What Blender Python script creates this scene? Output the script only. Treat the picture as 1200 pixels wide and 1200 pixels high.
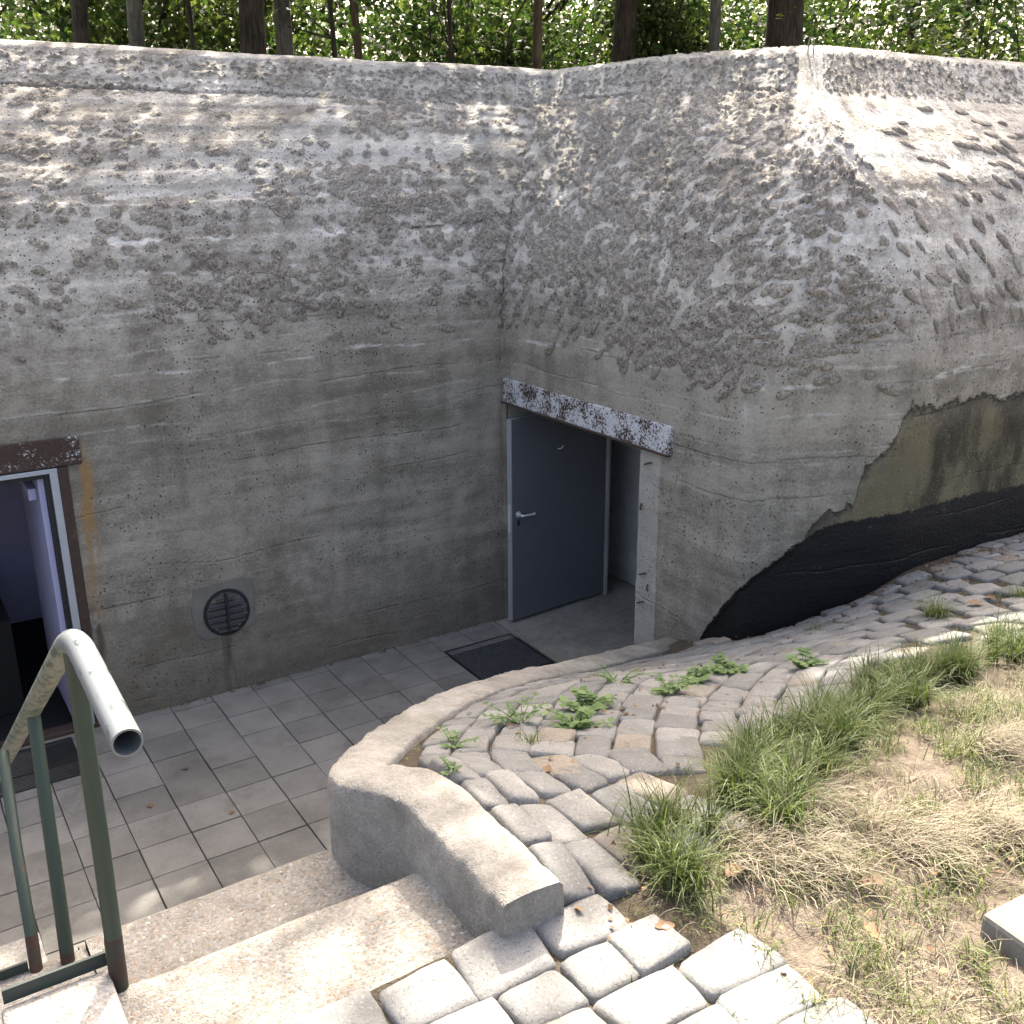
import bpy, bmesh, math, random
import numpy as np
from mathutils import Vector, Matrix, Quaternion

random.seed(7); rng = np.random.default_rng(11)
scene = bpy.context.scene
for o in list(bpy.data.objects): bpy.data.objects.remove(o)
COL = scene.collection

# ------------------------------------------------------------------ camera
cam_d = bpy.data.cameras.new('camera'); cam = bpy.data.objects.new('camera', cam_d); COL.objects.link(cam)
def cam_axes(yaw, pitch, roll):
    f = Vector((math.sin(yaw)*math.cos(pitch), math.cos(yaw)*math.cos(pitch), -math.sin(pitch)))
    r = Vector((math.cos(yaw), -math.sin(yaw), 0)); u = r.cross(f)
    return (math.cos(roll)*r+math.sin(roll)*u), (-math.sin(roll)*r+math.cos(roll)*u), f
_r, _u, _f = cam_axes(0.5665, 0.31846, -0.00696)
m = Matrix.Identity(4)
for i in range(3): m[i][0] = _r[i]; m[i][1] = _u[i]; m[i][2] = -_f[i]
m[0][3], m[1][3], m[2][3] = -4.39, -7.025, 3.70
cam.matrix_world = m
cam_d.sensor_width = 36; cam_d.lens = 36*1205.8/1200; cam_d.clip_end = 2000; cam_d.clip_start = .05
scene.camera = cam

# ------------------------------------------------------------------ sky, sun, exposure
SUN = Vector((0.50, 0.67, 1.0)).normalized()
w = bpy.data.worlds.new('World'); scene.world = w; w.use_nodes = True
nt = w.node_tree; bg = nt.nodes['Background']
sky = nt.nodes.new('ShaderNodeTexSky'); sky.sky_type = 'NISHITA'; sky.sun_disc = False
sky.sun_elevation = math.asin(SUN.z); sky.sun_rotation = math.atan2(SUN.x, SUN.y)
sky.dust_density = 8.0; sky.ozone_density = .3; sky.air_density = .8
nt.links.new(sky.outputs[0], bg.inputs[0]); bg.inputs[1].default_value = 0.15
ld = bpy.data.lights.new('sun', 'SUN'); ld.energy = 3.5; ld.angle = math.radians(0.55); ld.color = (1, .96, .90)
lo = bpy.data.objects.new('sun', ld); COL.objects.link(lo)
lo.rotation_euler = (-SUN).to_track_quat('-Z', 'Y').to_euler()
vs = scene.view_settings; vs.view_transform = 'Standard'; vs.look = 'None'; vs.gamma = 1; vs.use_curve_mapping = False
vs.exposure = 2.38
vs.use_white_balance = True; vs.white_balance_temperature = 7100; vs.white_balance_tint = 8
scene.render.engine = 'CYCLES'
scene.cycles.max_bounces = 5; scene.cycles.diffuse_bounces = 3; scene.cycles.transmission_bounces = 4; scene.cycles.glossy_bounces = 2; scene.cycles.use_adaptive_sampling = True

# ------------------------------------------------------------------ helpers
def tag(o, label=None, cat=None, group=None, kind=None):
    if label: o['label'] = label
    if cat: o['category'] = cat
    if group: o['group'] = group
    if kind: o['kind'] = kind
    return o
def link(name, me, mat=None, parent=None, loc=None):
    o = bpy.data.objects.new(name, me); COL.objects.link(o)
    if me is not None and mat is not None and not me.materials: me.materials.append(mat)
    if parent: o.parent = parent
    if loc is not None: o.location = loc
    return o
def empty(name, loc=(0, 0, 0)):
    o = bpy.data.objects.new(name, None); COL.objects.link(o); o.location = loc; o.empty_display_size = .1
    return o
def mesh_np(name, V, F, smooth=True):
    """V (n,3), F (m,k) arrays"""
    V = np.asarray(V, np.float32); F = np.asarray(F, np.int32)
    me = bpy.data.meshes.new(name); n, k = F.shape
    me.vertices.add(len(V)); me.vertices.foreach_set('co', V.ravel())
    me.loops.add(n*k); me.loops.foreach_set('vertex_index', F.ravel())
    me.polygons.add(n); me.polygons.foreach_set('loop_start', np.arange(n, dtype=np.int32)*k)
    try: me.polygons.foreach_set('loop_total', np.full(n, k, np.int32))
    except Exception: pass
    if smooth: me.polygons.foreach_set('use_smooth', np.ones(n, bool))
    me.update(calc_edges=True); me.validate()
    return me
def attr(me, name, arr):
    a = me.attributes.new(name, 'FLOAT', 'POINT'); a.data.foreach_set('value', np.asarray(arr, np.float32).ravel())
class MB:
    def __init__(s): s.v = []; s.f = []
    def add(s, vs, fs):
        b = len(s.v); s.v += [tuple(v) for v in vs]; s.f += [tuple(b+i for i in f) for f in fs]; return s
    def box(s, x0, x1, y0, y1, z0, z1):
        return s.add([(x0,y0,z0),(x1,y0,z0),(x1,y1,z0),(x0,y1,z0),(x0,y0,z1),(x1,y0,z1),(x1,y1,z1),(x0,y1,z1)],
                     [(0,3,2,1),(4,5,6,7),(0,1,5,4),(1,2,6,5),(2,3,7,6),(3,0,4,7)])
    def tube(s, pts, rad, seg=14, caps=True):
        pts = [Vector(p) for p in pts]; n = len(pts)
        rads = rad if isinstance(rad, (list, tuple)) else [rad]*n
        t0 = (pts[1]-pts[0]).normalized(); a = t0.orthogonal().normalized()
        vs = []
        for i, p in enumerate(pts):
            t = (pts[min(i+1, n-1)]-pts[max(i-1, 0)]).normalized()
            a = (a-t*a.dot(t)).normalized(); b = t.cross(a)
            for k in range(seg):
                q = 2*math.pi*k/seg; vs.append(p+(a*math.cos(q)+b*math.sin(q))*rads[i])
        fs = [(i*seg+k, i*seg+(k+1) % seg, (i+1)*seg+(k+1) % seg, (i+1)*seg+k) for i in range(n-1) for k in range(seg)]
        if caps: fs += [tuple(range(seg))[::-1], tuple((n-1)*seg+k for k in range(seg))]
        return s.add(vs, fs)
    def build(s, name, mat, parent=None, loc=None, smooth=False, bevel=0, seg=2):
        me = bpy.data.meshes.new(name); me.from_pydata(s.v, [], s.f)
        if bevel:
            bm = bmesh.new(); bm.from_mesh(me)
            bmesh.ops.bevel(bm, geom=bm.edges[:], offset=bevel, segments=seg, profile=.5, affect='EDGES', clamp_overlap=True)
            bm.to_mesh(me); bm.free()
        me.update()
        if smooth:
            me.polygons.foreach_set('use_smooth', [True]*len(me.polygons))
            try: me.set_sharp_from_angle(angle=math.radians(40))
            except Exception: pass
        return link(name, me, mat, parent, loc)
def fillet(p0, p1, p2, r, n=8):
    p0, p1, p2 = Vector(p0), Vector(p1), Vector(p2)
    a = p1+(p0-p1).normalized()*r; b = p1+(p2-p1).normalized()*r
    return [a.lerp(p1, t).lerp(p1.lerp(b, t), t) for t in [i/n for i in range(n+1)]]

# numpy gradient noise ------------------------------------------------
_perm = rng.permutation(4096)
def vnoise(x, y, seed=0):
    xi = np.floor(x).astype(int); yi = np.floor(y).astype(int); fx = x-xi; fy = y-yi
    fx = fx*fx*fx*(fx*(fx*6-15)+10); fy = fy*fy*fy*(fy*(fy*6-15)+10)
    def h(a, b): return _perm[(_perm[(a+seed*57) & 4095]+b*1) & 4095]/4095.0
    return (h(xi, yi)*(1-fx)+h(xi+1, yi)*fx)*(1-fy)+(h(xi, yi+1)*(1-fx)+h(xi+1, yi+1)*fx)*fy
def fbm(x, y, oct=4, seed=0, gain=.5):
    s = 0; a = 1; t = 0
    for i in range(oct):
        s = s+a*vnoise(x*2**i+i*17.3, y*2**i+i*9.1, seed+i); t += a; a *= gain
    return s/t
def sstep(a, b, x): 
    t = np.clip((x-a)/(b-a), 0, 1); return t*t*(3-2*t)

# node helper ---------------------------------------------------------
class NT:
    def __init__(s, name):
        s.m = bpy.data.materials.new(name); s.m.use_nodes = True; s.t = s.m.node_tree; s.t.nodes.clear()
        s.out = s.t.nodes.new('ShaderNodeOutputMaterial'); s.b = s.t.nodes.new('ShaderNodeBsdfPrincipled')
        s.t.links.new(s.b.outputs[0], s.out.inputs[0]); s.b.inputs['Roughness'].default_value = .9
        s.b.inputs['Specular IOR Level'].default_value = .25
    def put(s, sock, v):
        if hasattr(v, 'is_output') or isinstance(v, bpy.types.NodeSocket): s.t.links.new(v, sock)
        elif isinstance(v, (tuple, list)) and len(v) == 3 and sock.type == 'RGBA': sock.default_value = (*v, 1)
        else: sock.default_value = v
    def set(s, **k):
        for a, v in k.items(): s.put(s.b.inputs[a.replace('_', ' ')], v)
    def at(s, name):
        n = s.t.nodes.new('ShaderNodeAttribute'); n.attribute_name = name; return n.outputs['Fac']
    def pos(s): return s.t.nodes.new('ShaderNodeNewGeometry').outputs['Position']
    def obj(s): return s.t.nodes.new('ShaderNodeTexCoord').outputs['Object']
    def rnd(s): return s.t.nodes.new('ShaderNodeObjectInfo').outputs['Random']
    def sep(s, v):
        n = s.t.nodes.new('ShaderNodeSeparateXYZ'); s.put(n.inputs[0], v); return n.outputs
    def comb(s, x, y, z):
        n = s.t.nodes.new('ShaderNodeCombineXYZ')
        for i, v in enumerate((x, y, z)): s.put(n.inputs[i], v)
        return n.outputs[0]
    def math(s, op, a, b=0., c=0., clamp=False):
        n = s.t.nodes.new('ShaderNodeMath'); n.operation = op; n.use_clamp = clamp
        for i, v in enumerate((a, b, c)): s.put(n.inputs[i], v)
        return n.outputs[0]
    def vmath(s, op, a, b):
        n = s.t.nodes.new('ShaderNodeVectorMath'); n.operation = op; s.put(n.inputs[0], a); s.put(n.inputs[1], b); return n.outputs[0]
    def mix(s, f, a, b, mode='MIX'):
        n = s.t.nodes.new('ShaderNodeMix'); n.data_type = 'RGBA'; n.blend_type = mode
        s.put(n.inputs[0], f); s.put(n.inputs[6], a); s.put(n.inputs[7], b); return n.outputs[2]
    def noise(s, v, scale, detail=4, rough=.55, dist=0., col=False):
        n = s.t.nodes.new('ShaderNodeTexNoise'); s.put(n.inputs['Vector'], v); n.inputs['Scale'].default_value = scale
        n.inputs['Detail'].default_value = detail; n.inputs['Roughness'].default_value = rough; n.inputs['Distortion'].default_value = dist
        return n.outputs['Color' if col else 'Fac']
    def vor(s, v, scale, out='Distance', feat='F1', rand=1.):
        n = s.t.nodes.new('ShaderNodeTexVoronoi'); n.feature = feat; s.put(n.inputs['Vector'], v); n.inputs['Scale'].default_value = scale
        n.inputs['Randomness'].default_value = rand
        return n.outputs[out]
    def ss(s, v, a, b, lo=0., hi=1.):
        n = s.t.nodes.new('ShaderNodeMapRange'); n.interpolation_type = 'SMOOTHSTEP'; s.put(n.inputs[0], v)
        for i, q in enumerate((a, b, lo, hi)): s.put(n.inputs[i+1], q)
        return n.outputs[0]
    def bump(s, h, strength=.5, dist=.01, normal=None):
        n = s.t.nodes.new('ShaderNodeBump'); s.put(n.inputs['Height'], h); n.inputs['Strength'].default_value = strength
        n.inputs['Distance'].default_value = dist
        if normal is not None: s.put(n.inputs['Normal'], normal)
        return n.outputs[0]
    def add(s, *a):
        r = a[0]
        for b in a[1:]: r = s.math('ADD', r, b)
        return r
    def mul(s, a, b): return s.math('MULTIPLY', a, b)

# ------------------------------------------------------------------ materials
def mat_bunker():
    k = NT('bunker_concrete'); P = k.pos(); z = k.sep(P)[2]
    n = k.t.nodes.new('ShaderNodeTexNoise'); k.put(n.inputs['Vector'], P); n.inputs['Scale'].default_value = 55; n.inputs['Detail'].default_value = 3; n.inputs['Roughness'].default_value = .7
    fine = n.outputs['Fac']; fc = k.sep(n.outputs['Color'])
    v = k.add(k.at('val'), k.mul(k.math('SUBTRACT', fine, .5), .52))
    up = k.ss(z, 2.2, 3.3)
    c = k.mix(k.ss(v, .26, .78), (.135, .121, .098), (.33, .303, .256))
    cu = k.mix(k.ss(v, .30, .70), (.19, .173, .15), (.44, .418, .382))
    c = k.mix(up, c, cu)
    c = k.mix(k.mul(k.at('lime'), k.ss(fine, .30, .52, .35, 1.)), c, (.54, .525, .50))
    c = k.mix(k.at('joint'), c, (.05, .045, .04))
    dm = k.ss(k.add(k.at('dab'), k.mul(k.math('SUBTRACT', fine, .5), 1.3)), .20, .62)
    dc = k.mix(k.ss(fc[1], .28, .66), (.095, .078, .062), (.37, .335, .29))
    c = k.mix(k.mul(dm, .70), c, dc)
    pv = k.t.nodes.new('ShaderNodeTexVoronoi'); k.put(pv.inputs['Vector'], P); pv.inputs['Scale'].default_value = 38.
    pr = k.sep(pv.outputs['Color'])
    pit = k.mul(k.ss(pv.outputs['Distance'], .26, .12), k.ss(k.add(pr[0], k.mul(k.at('pitm'), .75)), .97, 1.06))
    c = k.mix(k.mul(pit, .8), c, (.04, .035, .03))
    c = k.mix(k.at('foot_tone'), c, k.mix(fc[0], (.062, .052, .036), (.17, .152, .118)))
    c = k.mix(k.at('rust'), c, k.mix(fc[1], (.20, .10, .035), (.33, .22, .10)))
    c = k.mix(k.at('dark'), c, (.06, .045, .033))
    c = k.mix(k.at('white'), c, (.50, .485, .46))
    ed = k.mul(k.math('SUBTRACT', fine, .5), .07)
    mo = k.ss(k.add(k.at('moss'), ed), -.010, .010)
    mc = k.mix(k.ss(k.add(k.mul(k.at('mval'), .75), k.mul(fine, .25)), .36, .62), (.032, .028, .016), (.125, .106, .062))
    mc = k.mix(k.ss(fc[2], .64, .72), mc, (.25, .235, .20))
    c = k.mix(k.mul(mo, k.ss(k.at('moss'), .0, .25, .68, .93)), c, mc)
    lip = k.mul(k.mul(mo, k.ss(k.add(k.at('moss'), ed), .075, .02)), k.ss(fc[0], .42, .55)); c = k.mix(k.mul(lip, .8), c, (.035, .032, .028))
    ta = k.ss(k.add(k.at('tar'), ed), -.006, .006)
    tc = k.mix(k.ss(k.add(k.mul(k.at('mval'), .5), k.mul(fc[1], .5)), .62, .70), (.0065, .0065, .0075), (.07, .07, .065))
    c = k.mix(ta, c, tc)
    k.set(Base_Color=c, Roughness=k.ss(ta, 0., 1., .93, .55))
    h = k.add(k.mul(fine, k.ss(dm, 0., 1., .55, 1.5)), k.mul(k.at('val'), .6), k.mul(pit, -1.), k.mul(k.at('joint'), -.8), k.mul(mo, -1.))
    k.set(Normal=k.bump(h, 1., .016))
    return k.m
def mat_dab():
    k = NT('mortar'); P = k.pos(); n = k.noise(P, 55, 4, .7); b = k.noise(P, 14, 4, .6)
    c = k.mix(k.ss(k.add(k.mul(n, .6), k.mul(b, .4)), .35, .68), (.10, .085, .07), (.33, .30, .265)); c = k.mix(k.mul(k.rnd(), .35), c, (.34, .31, .28))
    k.set(Base_Color=c, Roughness=.95, Normal=k.bump(n, .9, .012)); return k.m
def mat_concrete(name, lo, hi, pebble=0., grain=90., bumpd=.006, edge=None):
    k = NT(name); P = k.pos(); big = k.noise(P, 2.3, 5, .6); fine = k.noise(P, grain, 4, .7); mid = k.noise(P, 14, 4, .6)
    c = k.mix(k.ss(k.add(k.mul(big, .5), k.mul(fine, .22), k.mul(mid, .28)), .34, .68), lo, hi)
    h = k.add(k.mul(fine, .5), k.mul(mid, .5))
    if pebble:
        Pd = k.vmath('ADD', P, k.vmath('MULTIPLY', k.noise(P, 35, 2, .5, col=True), (.010, .010, .010)))
        n = k.t.nodes.new('ShaderNodeTexVoronoi'); k.put(n.inputs['Vector'], Pd); n.inputs['Scale'].default_value = 125; n.inputs['Randomness'].default_value = 1.
        pc = k.sep(n.outputs['Color'])
        col = k.mix(pc[0], (.09, .082, .072), (.30, .285, .26)); col = k.mix(k.ss(pc[1], .82, .9), col, (.22, .16, .115)); col = k.mix(k.ss(pc[2], .96, .99), col, (.40, .40, .38))
        c = k.mix(k.mul(k.ss(pc[1], .25, .45), pebble), c, col); h = k.add(h, k.mul(k.ss(n.outputs['Distance'], .6, .0), pebble*.8))
        dk = k.ss(k.noise(P, 5, 4, .65), .48, .68); c = k.mix(k.mul(dk, .3), c, (.10, .092, .08))
    k.set(Base_Color=c, Roughness=.92, Normal=k.bump(h, .8, bumpd)); return k.m
def mat_tile():
    k = NT('paving_concrete'); P = k.pos(); r = k.rnd()
    v = k.add(k.mul(k.noise(P, 3.5, 5, .6), .5), k.mul(k.noise(P, 60, 4, .7), .25), k.mul(r, .20))
    c = k.mix(k.ss(v, .26, .70), (.115, .110, .101), (.215, .206, .191))
    wh = k.ss(k.noise(k.vmath('MULTIPLY', P, (1., 1.7, 1.)), 5.5, 5, .75), .69, .76); c = k.mix(k.mul(wh, .5), c, (.42, .42, .42))
    dk = k.ss(k.noise(P, 2.6, 6, .7), .48, .70); c = k.mix(k.mul(dk, .5), c, (.075, .070, .06))
    k.set(Base_Color=c, Roughness=.86, Normal=k.bump(k.noise(P, 130, 3, .7), .4, .004)); return k.m
def mat_cobble():
    k = NT('granite_sett'); P = k.pos(); r = k.rnd(); O = k.vmath('ADD', P, k.comb(k.mul(r, 31.), k.mul(r, 17.), 0.))
    n1 = k.noise(O, 9, 5, .6); n2 = k.noise(P, 120, 3, .75)
    base = k.mix(r, (.125, .127, .130), (.215, .214, .209)); base = k.mix(k.ss(k.math('FRACT', k.mul(r, 7.3)), .82, .98), base, (.19, .165, .14))
    c = k.mix(k.ss(k.add(k.mul(n1, .6), k.mul(n2, .4)), .32, .68), k.mix(.5, base, (.07, .068, .062)), base)
    c = k.mix(k.mul(k.ss(n2, .60, .70), .6), c, (.36, .35, .33)); c = k.mix(k.mul(k.ss(n2, .42, .34), .6), c, (.05, .048, .044))
    li = k.ss(k.noise(O, 16, 4, .7), .60, .70); c = k.mix(k.mul(li, .35), c, (.27, .275, .23))
    k.set(Base_Color=c, Roughness=.8, Normal=k.bump(k.add(n1, k.mul(n2, .35)), .7, .008)); return k.m
def mat_soil():
    k = NT('soil'); P = k.pos(); a = k.noise(P, 2.2, 5, .6); b = k.noise(P, 28, 5, .7); f = k.noise(P, 150, 3, .7)
    c = k.mix(k.ss(k.add(k.mul(a, .5), k.mul(b, .35), k.mul(f, .15)), .34, .66), (.078, .061, .047), (.20, .165, .132))
    gr = k.ss(k.add(a, k.mul(b, .25)), .66, .80); c = k.mix(k.mul(gr, .4), c, (.085, .10, .035))
    c = k.mix(k.mul(k.at('bed'), .85), c, k.mix(b, (.030, .024, .017), (.095, .078, .058)))
    k.set(Base_Color=c, Roughness=.97, Normal=k.bump(k.add(b, k.mul(f, .5)), .9, .02)); return k.m
def mat_paint(name, col, rust=.3, rough=.45, metal=0., rustcol=(.075, .035, .018), scale=14., spec=.4, wear=None):
    k = NT(name); P = k.pos(); n = k.noise(P, scale, 5, .7); f = k.noise(P, scale*6, 4, .7)
    t = .72-rust*.4; mk = k.ss(k.add(k.mul(n, .65), k.mul(f, .35)), t-.02, t+.05)
    c = k.mix(k.noise(P, 4, 3), tuple(x*.85 for x in col), col)
    if wear:
        wm = k.ss(k.noise(k.vmath('MULTIPLY', P, (1., .35, 1.)), scale*2.2, 5, .75), wear[1], wear[1]+.04); c = k.mix(wm, c, wear[0])
    c = k.mix(mk, c, k.mix(f, rustcol, tuple(min(1, x*2.6) for x in rustcol)))
    k.set(Base_Color=c, Roughness=k.ss(mk, 0., 1., rough, .9), Metallic=metal, Normal=k.bump(k.math('SUBTRACT', k.mul(f, .2), mk), .35, .003)); k.b.inputs['Specular IOR Level'].default_value = spec
    return k.m
def mat_lintel(name, whites):
    k = NT(name); P = k.pos(); f = k.noise(P, 62, 4, .6, .2); n = k.noise(P, 5, 4, .6)
    rc = k.mix(k.noise(P, 40, 4, .7), (.022, .015, .013), (.085, .054, .042))
    g = k.noise(P, 160, 3, .7); wm = k.ss(k.add(k.mul(f, .5), k.mul(n, .5), k.mul(k.math('SUBTRACT', g, .5), .35)), whites-.03, whites+.02)
    c = k.mix(wm, rc, k.mix(f, (.36, .36, .37), (.60, .60, .62)))
    c = k.mix(k.mul(k.ss(k.noise(P, 9, 4), .60, .72), .35), c, (.16, .11, .08))
    k.set(Base_Color=c, Roughness=.7, Normal=k.bump(wm, .5, .003)); return k.m
def mat_plain(name, col, rough=.8, metal=0., var=.25, scale=12., spec=.3):
    k = NT(name); P = k.pos(); n = k.noise(P, scale, 4, .6)
    k.set(Base_Color=k.mix(n, tuple(x*(1-var) for x in col), tuple(min(1, x*(1+var)) for x in col)), Roughness=rough, Metallic=metal, Normal=k.bump(k.noise(P, scale*8, 3), .2, .002))
    k.b.inputs['Specular IOR Level'].default_value = spec; return k.m
def mat_leaf(name, cols, trans=.5, rough=.5):
    k = NT(name); c = k.at('tint')
    n = k.t.nodes.new('ShaderNodeValToRGB'); e = n.color_ramp.elements
    while len(e) < len(cols): e.new(.5)
    for i, q in enumerate(cols): e[i].position = i/(len(cols)-1); e[i].color = (*q, 1)
    k.put(n.inputs[0], c); k.set(Base_Color=n.outputs[0], Roughness=rough)
    tr = k.t.nodes.new('ShaderNodeBsdfTranslucent'); hs = k.mix(1., n.outputs[0], (1.12, 1.18, .75), 'MULTIPLY'); k.put(tr.inputs[0], hs)
    mx = k.t.nodes.new('ShaderNodeMixShader'); mx.inputs[0].default_value = trans
    k.t.links.new(k.b.outputs[0], mx.inputs[1]); k.t.links.new(tr.outputs[0], mx.inputs[2]); k.t.links.new(mx.outputs[0], k.out.inputs[0])
    return k.m
def mat_bark(name, lo, hi):
    k = NT(name); P = k.pos(); n = k.noise(k.vmath('MULTIPLY', P, (9., 9., 1.6)), 2., 5, .7); b = k.noise(P, 2., 3)
    k.set(Base_Color=k.mix(k.ss(k.add(k.mul(n, .7), k.mul(b, .3)), .35, .65), lo, hi), Roughness=.95, Normal=k.bump(n, .9, .03)); return k.m

M = dict(bunker=mat_bunker(), dab=mat_dab(),
  kerb=mat_concrete('kerb_concrete', (.115, .109, .098), (.30, .290, .270), pebble=.30, bumpd=.010),
  aggregate=mat_concrete('exposed_aggregate', (.135, .130, .121), (.26, .253, .238), pebble=.65, bumpd=.006),
  stairwall=mat_concrete('rough_concrete', (.16, .15, .135), (.40, .385, .36), pebble=.5, bumpd=.008),
  plain=mat_concrete('room_concrete', (.17, .165, .155), (.27, .26, .245)),
  pale=mat_concrete('pale_room_paint', (.26, .26, .27), (.36, .36, .37)), floorc=mat_concrete('worn_floor_concrete', (.16, .145, .122), (.30, .28, .245)),
  patch=mat_concrete('mortar_patch', (.12, .113, .10), (.18, .17, .152), bumpd=.003),
  tile=mat_tile(), cobble=mat_cobble(), soil=mat_soil(),
  joint=mat_plain('joint_soil', (.030, .026, .020), .98), 
  rail=mat_paint('rail_galvanised', (.165, .18, .19), rust=.10, rough=.45, metal=.3, scale=18, wear=((.045, .075, .065), .57)),
  raildull=mat_paint('rail_worn_green', (.20, .205, .17), rust=.35, rough=.5, metal=.25, scale=16, rustcol=(.10, .05, .025), wear=((.06, .09, .07), .50)),
  green=mat_paint('post_green', (.022, .038, .028), rust=.36, rough=.5, scale=9, rustcol=(.055, .022, .012)),
  rustp=mat_paint('rusty_paint', (.026, .028, .022), rust=.58, rough=.7, scale=26, rustcol=(.028, .014, .010)),
  bar=mat_paint('bar_green', (.022, .034, .032), rust=.15, rough=.5),
  door=mat_paint('door_grey', (.108, .115, .132), rust=0., rough=.42, scale=3), doorlight=mat_plain('door_edge', (.36, .38, .41), .4, .3, .1),
  steel=mat_plain('brushed_steel', (.62, .62, .63), .3, .4, .1), frame=mat_plain('aluminium_frame', (.42, .46, .52), .4, .5, .08),
  dark=mat_plain('dark_metal', (.030, .031, .034), .5, .4), grid=mat_plain('galvanised_grid', (.10, .10, .105), .5, .3), rubber=mat_plain('dark_rubber', (.018, .018, .019), .8), 
  lint_b=mat_lintel('flaking_lintel', .49), lint_a=mat_lintel('rusty_lintel', .62), rust=mat_lintel('rusty_steel', .74),
  lav=mat_plain('lavender_lit_wall', (.38, .38, .56), .8, 0., .08), black=mat_plain('matt_black', (.012, .012, .013), .9, 0., .2),  # lavender stands in for the bluish light inside the left room
  leafg=mat_leaf('leaf_green', [(.009, .021, .008), (.022, .045, .013), (.047, .080, .022), (.105, .135, .040)], .45),
  weed=mat_leaf('weed_leaf', [(.05, .10, .035), (.10, .17, .06), (.17, .24, .10)], .4),
  leafd=mat_leaf('leaf_dark', [(.014, .034, .014), (.025, .055, .018), (.045, .085, .022)], .35),
  grass=mat_leaf('grass_green', [(.038, .058, .018), (.066, .095, .026), (.11, .14, .045), (.20, .19, .09)], .35),
  straw=mat_leaf('straw', [(.085, .066, .050), (.185, .150, .115), (.29, .255, .205), (.12, .125, .06)], .3, .75),
  litter=mat_leaf('brown_leaf', [(.075, .045, .026), (.14, .085, .048), (.25, .165, .10)], .25, .7),
  bark=mat_bark('bark_dark', (.020, .016, .012), (.075, .060, .046)), barkb=mat_bark('bark_brown', (.05, .036, .024), (.14, .105, .07)), barkg=mat_bark('bark_grey', (.06, .058, .048), (.17, .165, .14)))

# ------------------------------------------------------------------ terrain height
KERB = [(-3.30, -5.25, 2.0), (-3.30, -4.86, 2.0), (-3.30, -4.70, 2.0), (-3.39, -4.50, 1.96), (-3.385, -4.34, 1.91), (-3.25, -4.13, 1.84), (-3.01, -3.87, 1.73),
        (-2.734, -3.59, 1.60), (-2.437, -3.292, 1.45), (-2.064, -2.998, 1.28), (-1.674, -2.744, 1.12), (-1.254, -2.55, .97), (-.807, -2.377, .84), (-.36, -2.22, .73), (.06, -2.10, .63)]
CT = [(0.43,-3.86,1.35),(1.13,-3.88,1.35),(-0.31,-3.89,1.35),(0.26,-4.41,1.50),(-0.75,-4.29,1.50),(-1.22,-4.17,1.45),(-1.36,-3.76,1.40),(-1.82,-3.69,1.48),(-2.43,-4.06,1.65),(-2.52,-4.61,1.78),(-2.04,-4.73,1.75),(-1.11,-5.23,1.80),(-1.85,-5.12,1.82),(-2.32,-5.19,1.87),(-2.10,-5.62,1.88),
      (0,-2.70,.86),(.17,-2.86,.905),(.45,-2.96,.99),(.71,-3.05,1.075),(1.08,-3.17,1.235),(1.8,-3.15,1.255),(2.4,-3.15,1.255),(4,-3.15,1.26),(9,-3.15,1.3),(2.4,-4.2,1.38),(4,-4.4,1.45),(2.5,-5.2,1.72),(5,-5.5,1.78),(9,-5,1.8),
      (-3.0,-5.3,1.88),(-2.9,-5.0,1.88),(-3.5,-5.6,1.88),(-3,-6,1.88),(-1,-6,1.89),(1,-6.2,1.88),(-5,-6.5,1.88),(-3,-7.5,1.88),(0,-8,1.9),(4,-8,1.9),(-6,-8,1.9),(9,-8,1.9),(-9,-9,1.9),(9,-9,1.9),(0,-9.5,1.9),(0,-2.3,.70),(0,-2.5,.785)]
def kerb_path(n=320):
    P = np.array(KERB); d = np.r_[0, np.cumsum(np.linalg.norm(np.diff(P[:, :2], axis=0), axis=1))]
    s = np.linspace(0, d[-1], n); Q = np.c_[[np.interp(s, d, P[:, i]) for i in range(3)]].T
    for _ in range(14):
        Q[1:-1] = .25*Q[:-2]+.5*Q[1:-1]+.25*Q[2:]
    T = np.gradient(Q[:, :2], axis=0); T /= np.linalg.norm(T, axis=1)[:, None]
    return s, Q, T
KS, KQ, KT = kerb_path()
KN = np.c_[KT[:, 1], -KT[:, 0]]          # outward, towards the bank
KW = .185
ctl = [tuple(p) for p in CT]
for i in range(8, len(KQ), 18):
    q = KQ[i, :2]+KN[i]*(KW+.02); ctl.append((q[0], q[1], KQ[i, 2]-.022 if i > 40 else 1.955))
ctl = np.array(ctl)
def _tps(r2): return np.where(r2 > 1e-12, r2*np.log(np.maximum(r2, 1e-12))*.5, 0)
def tps_fit(P):
    n = len(P); A = np.zeros((n+3, n+3)); D = ((P[:, None, :2]-P[None, :, :2])**2).sum(-1)
    A[:n, :n] = _tps(D)+np.eye(n)*.001; A[:n, n] = 1; A[:n, n+1:] = P[:, :2]; A[n, :n] = 1; A[n+1:, :n] = P[:, :2].T
    return np.linalg.solve(A, np.r_[P[:, 2], 0, 0, 0])
TW = tps_fit(ctl)
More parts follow.
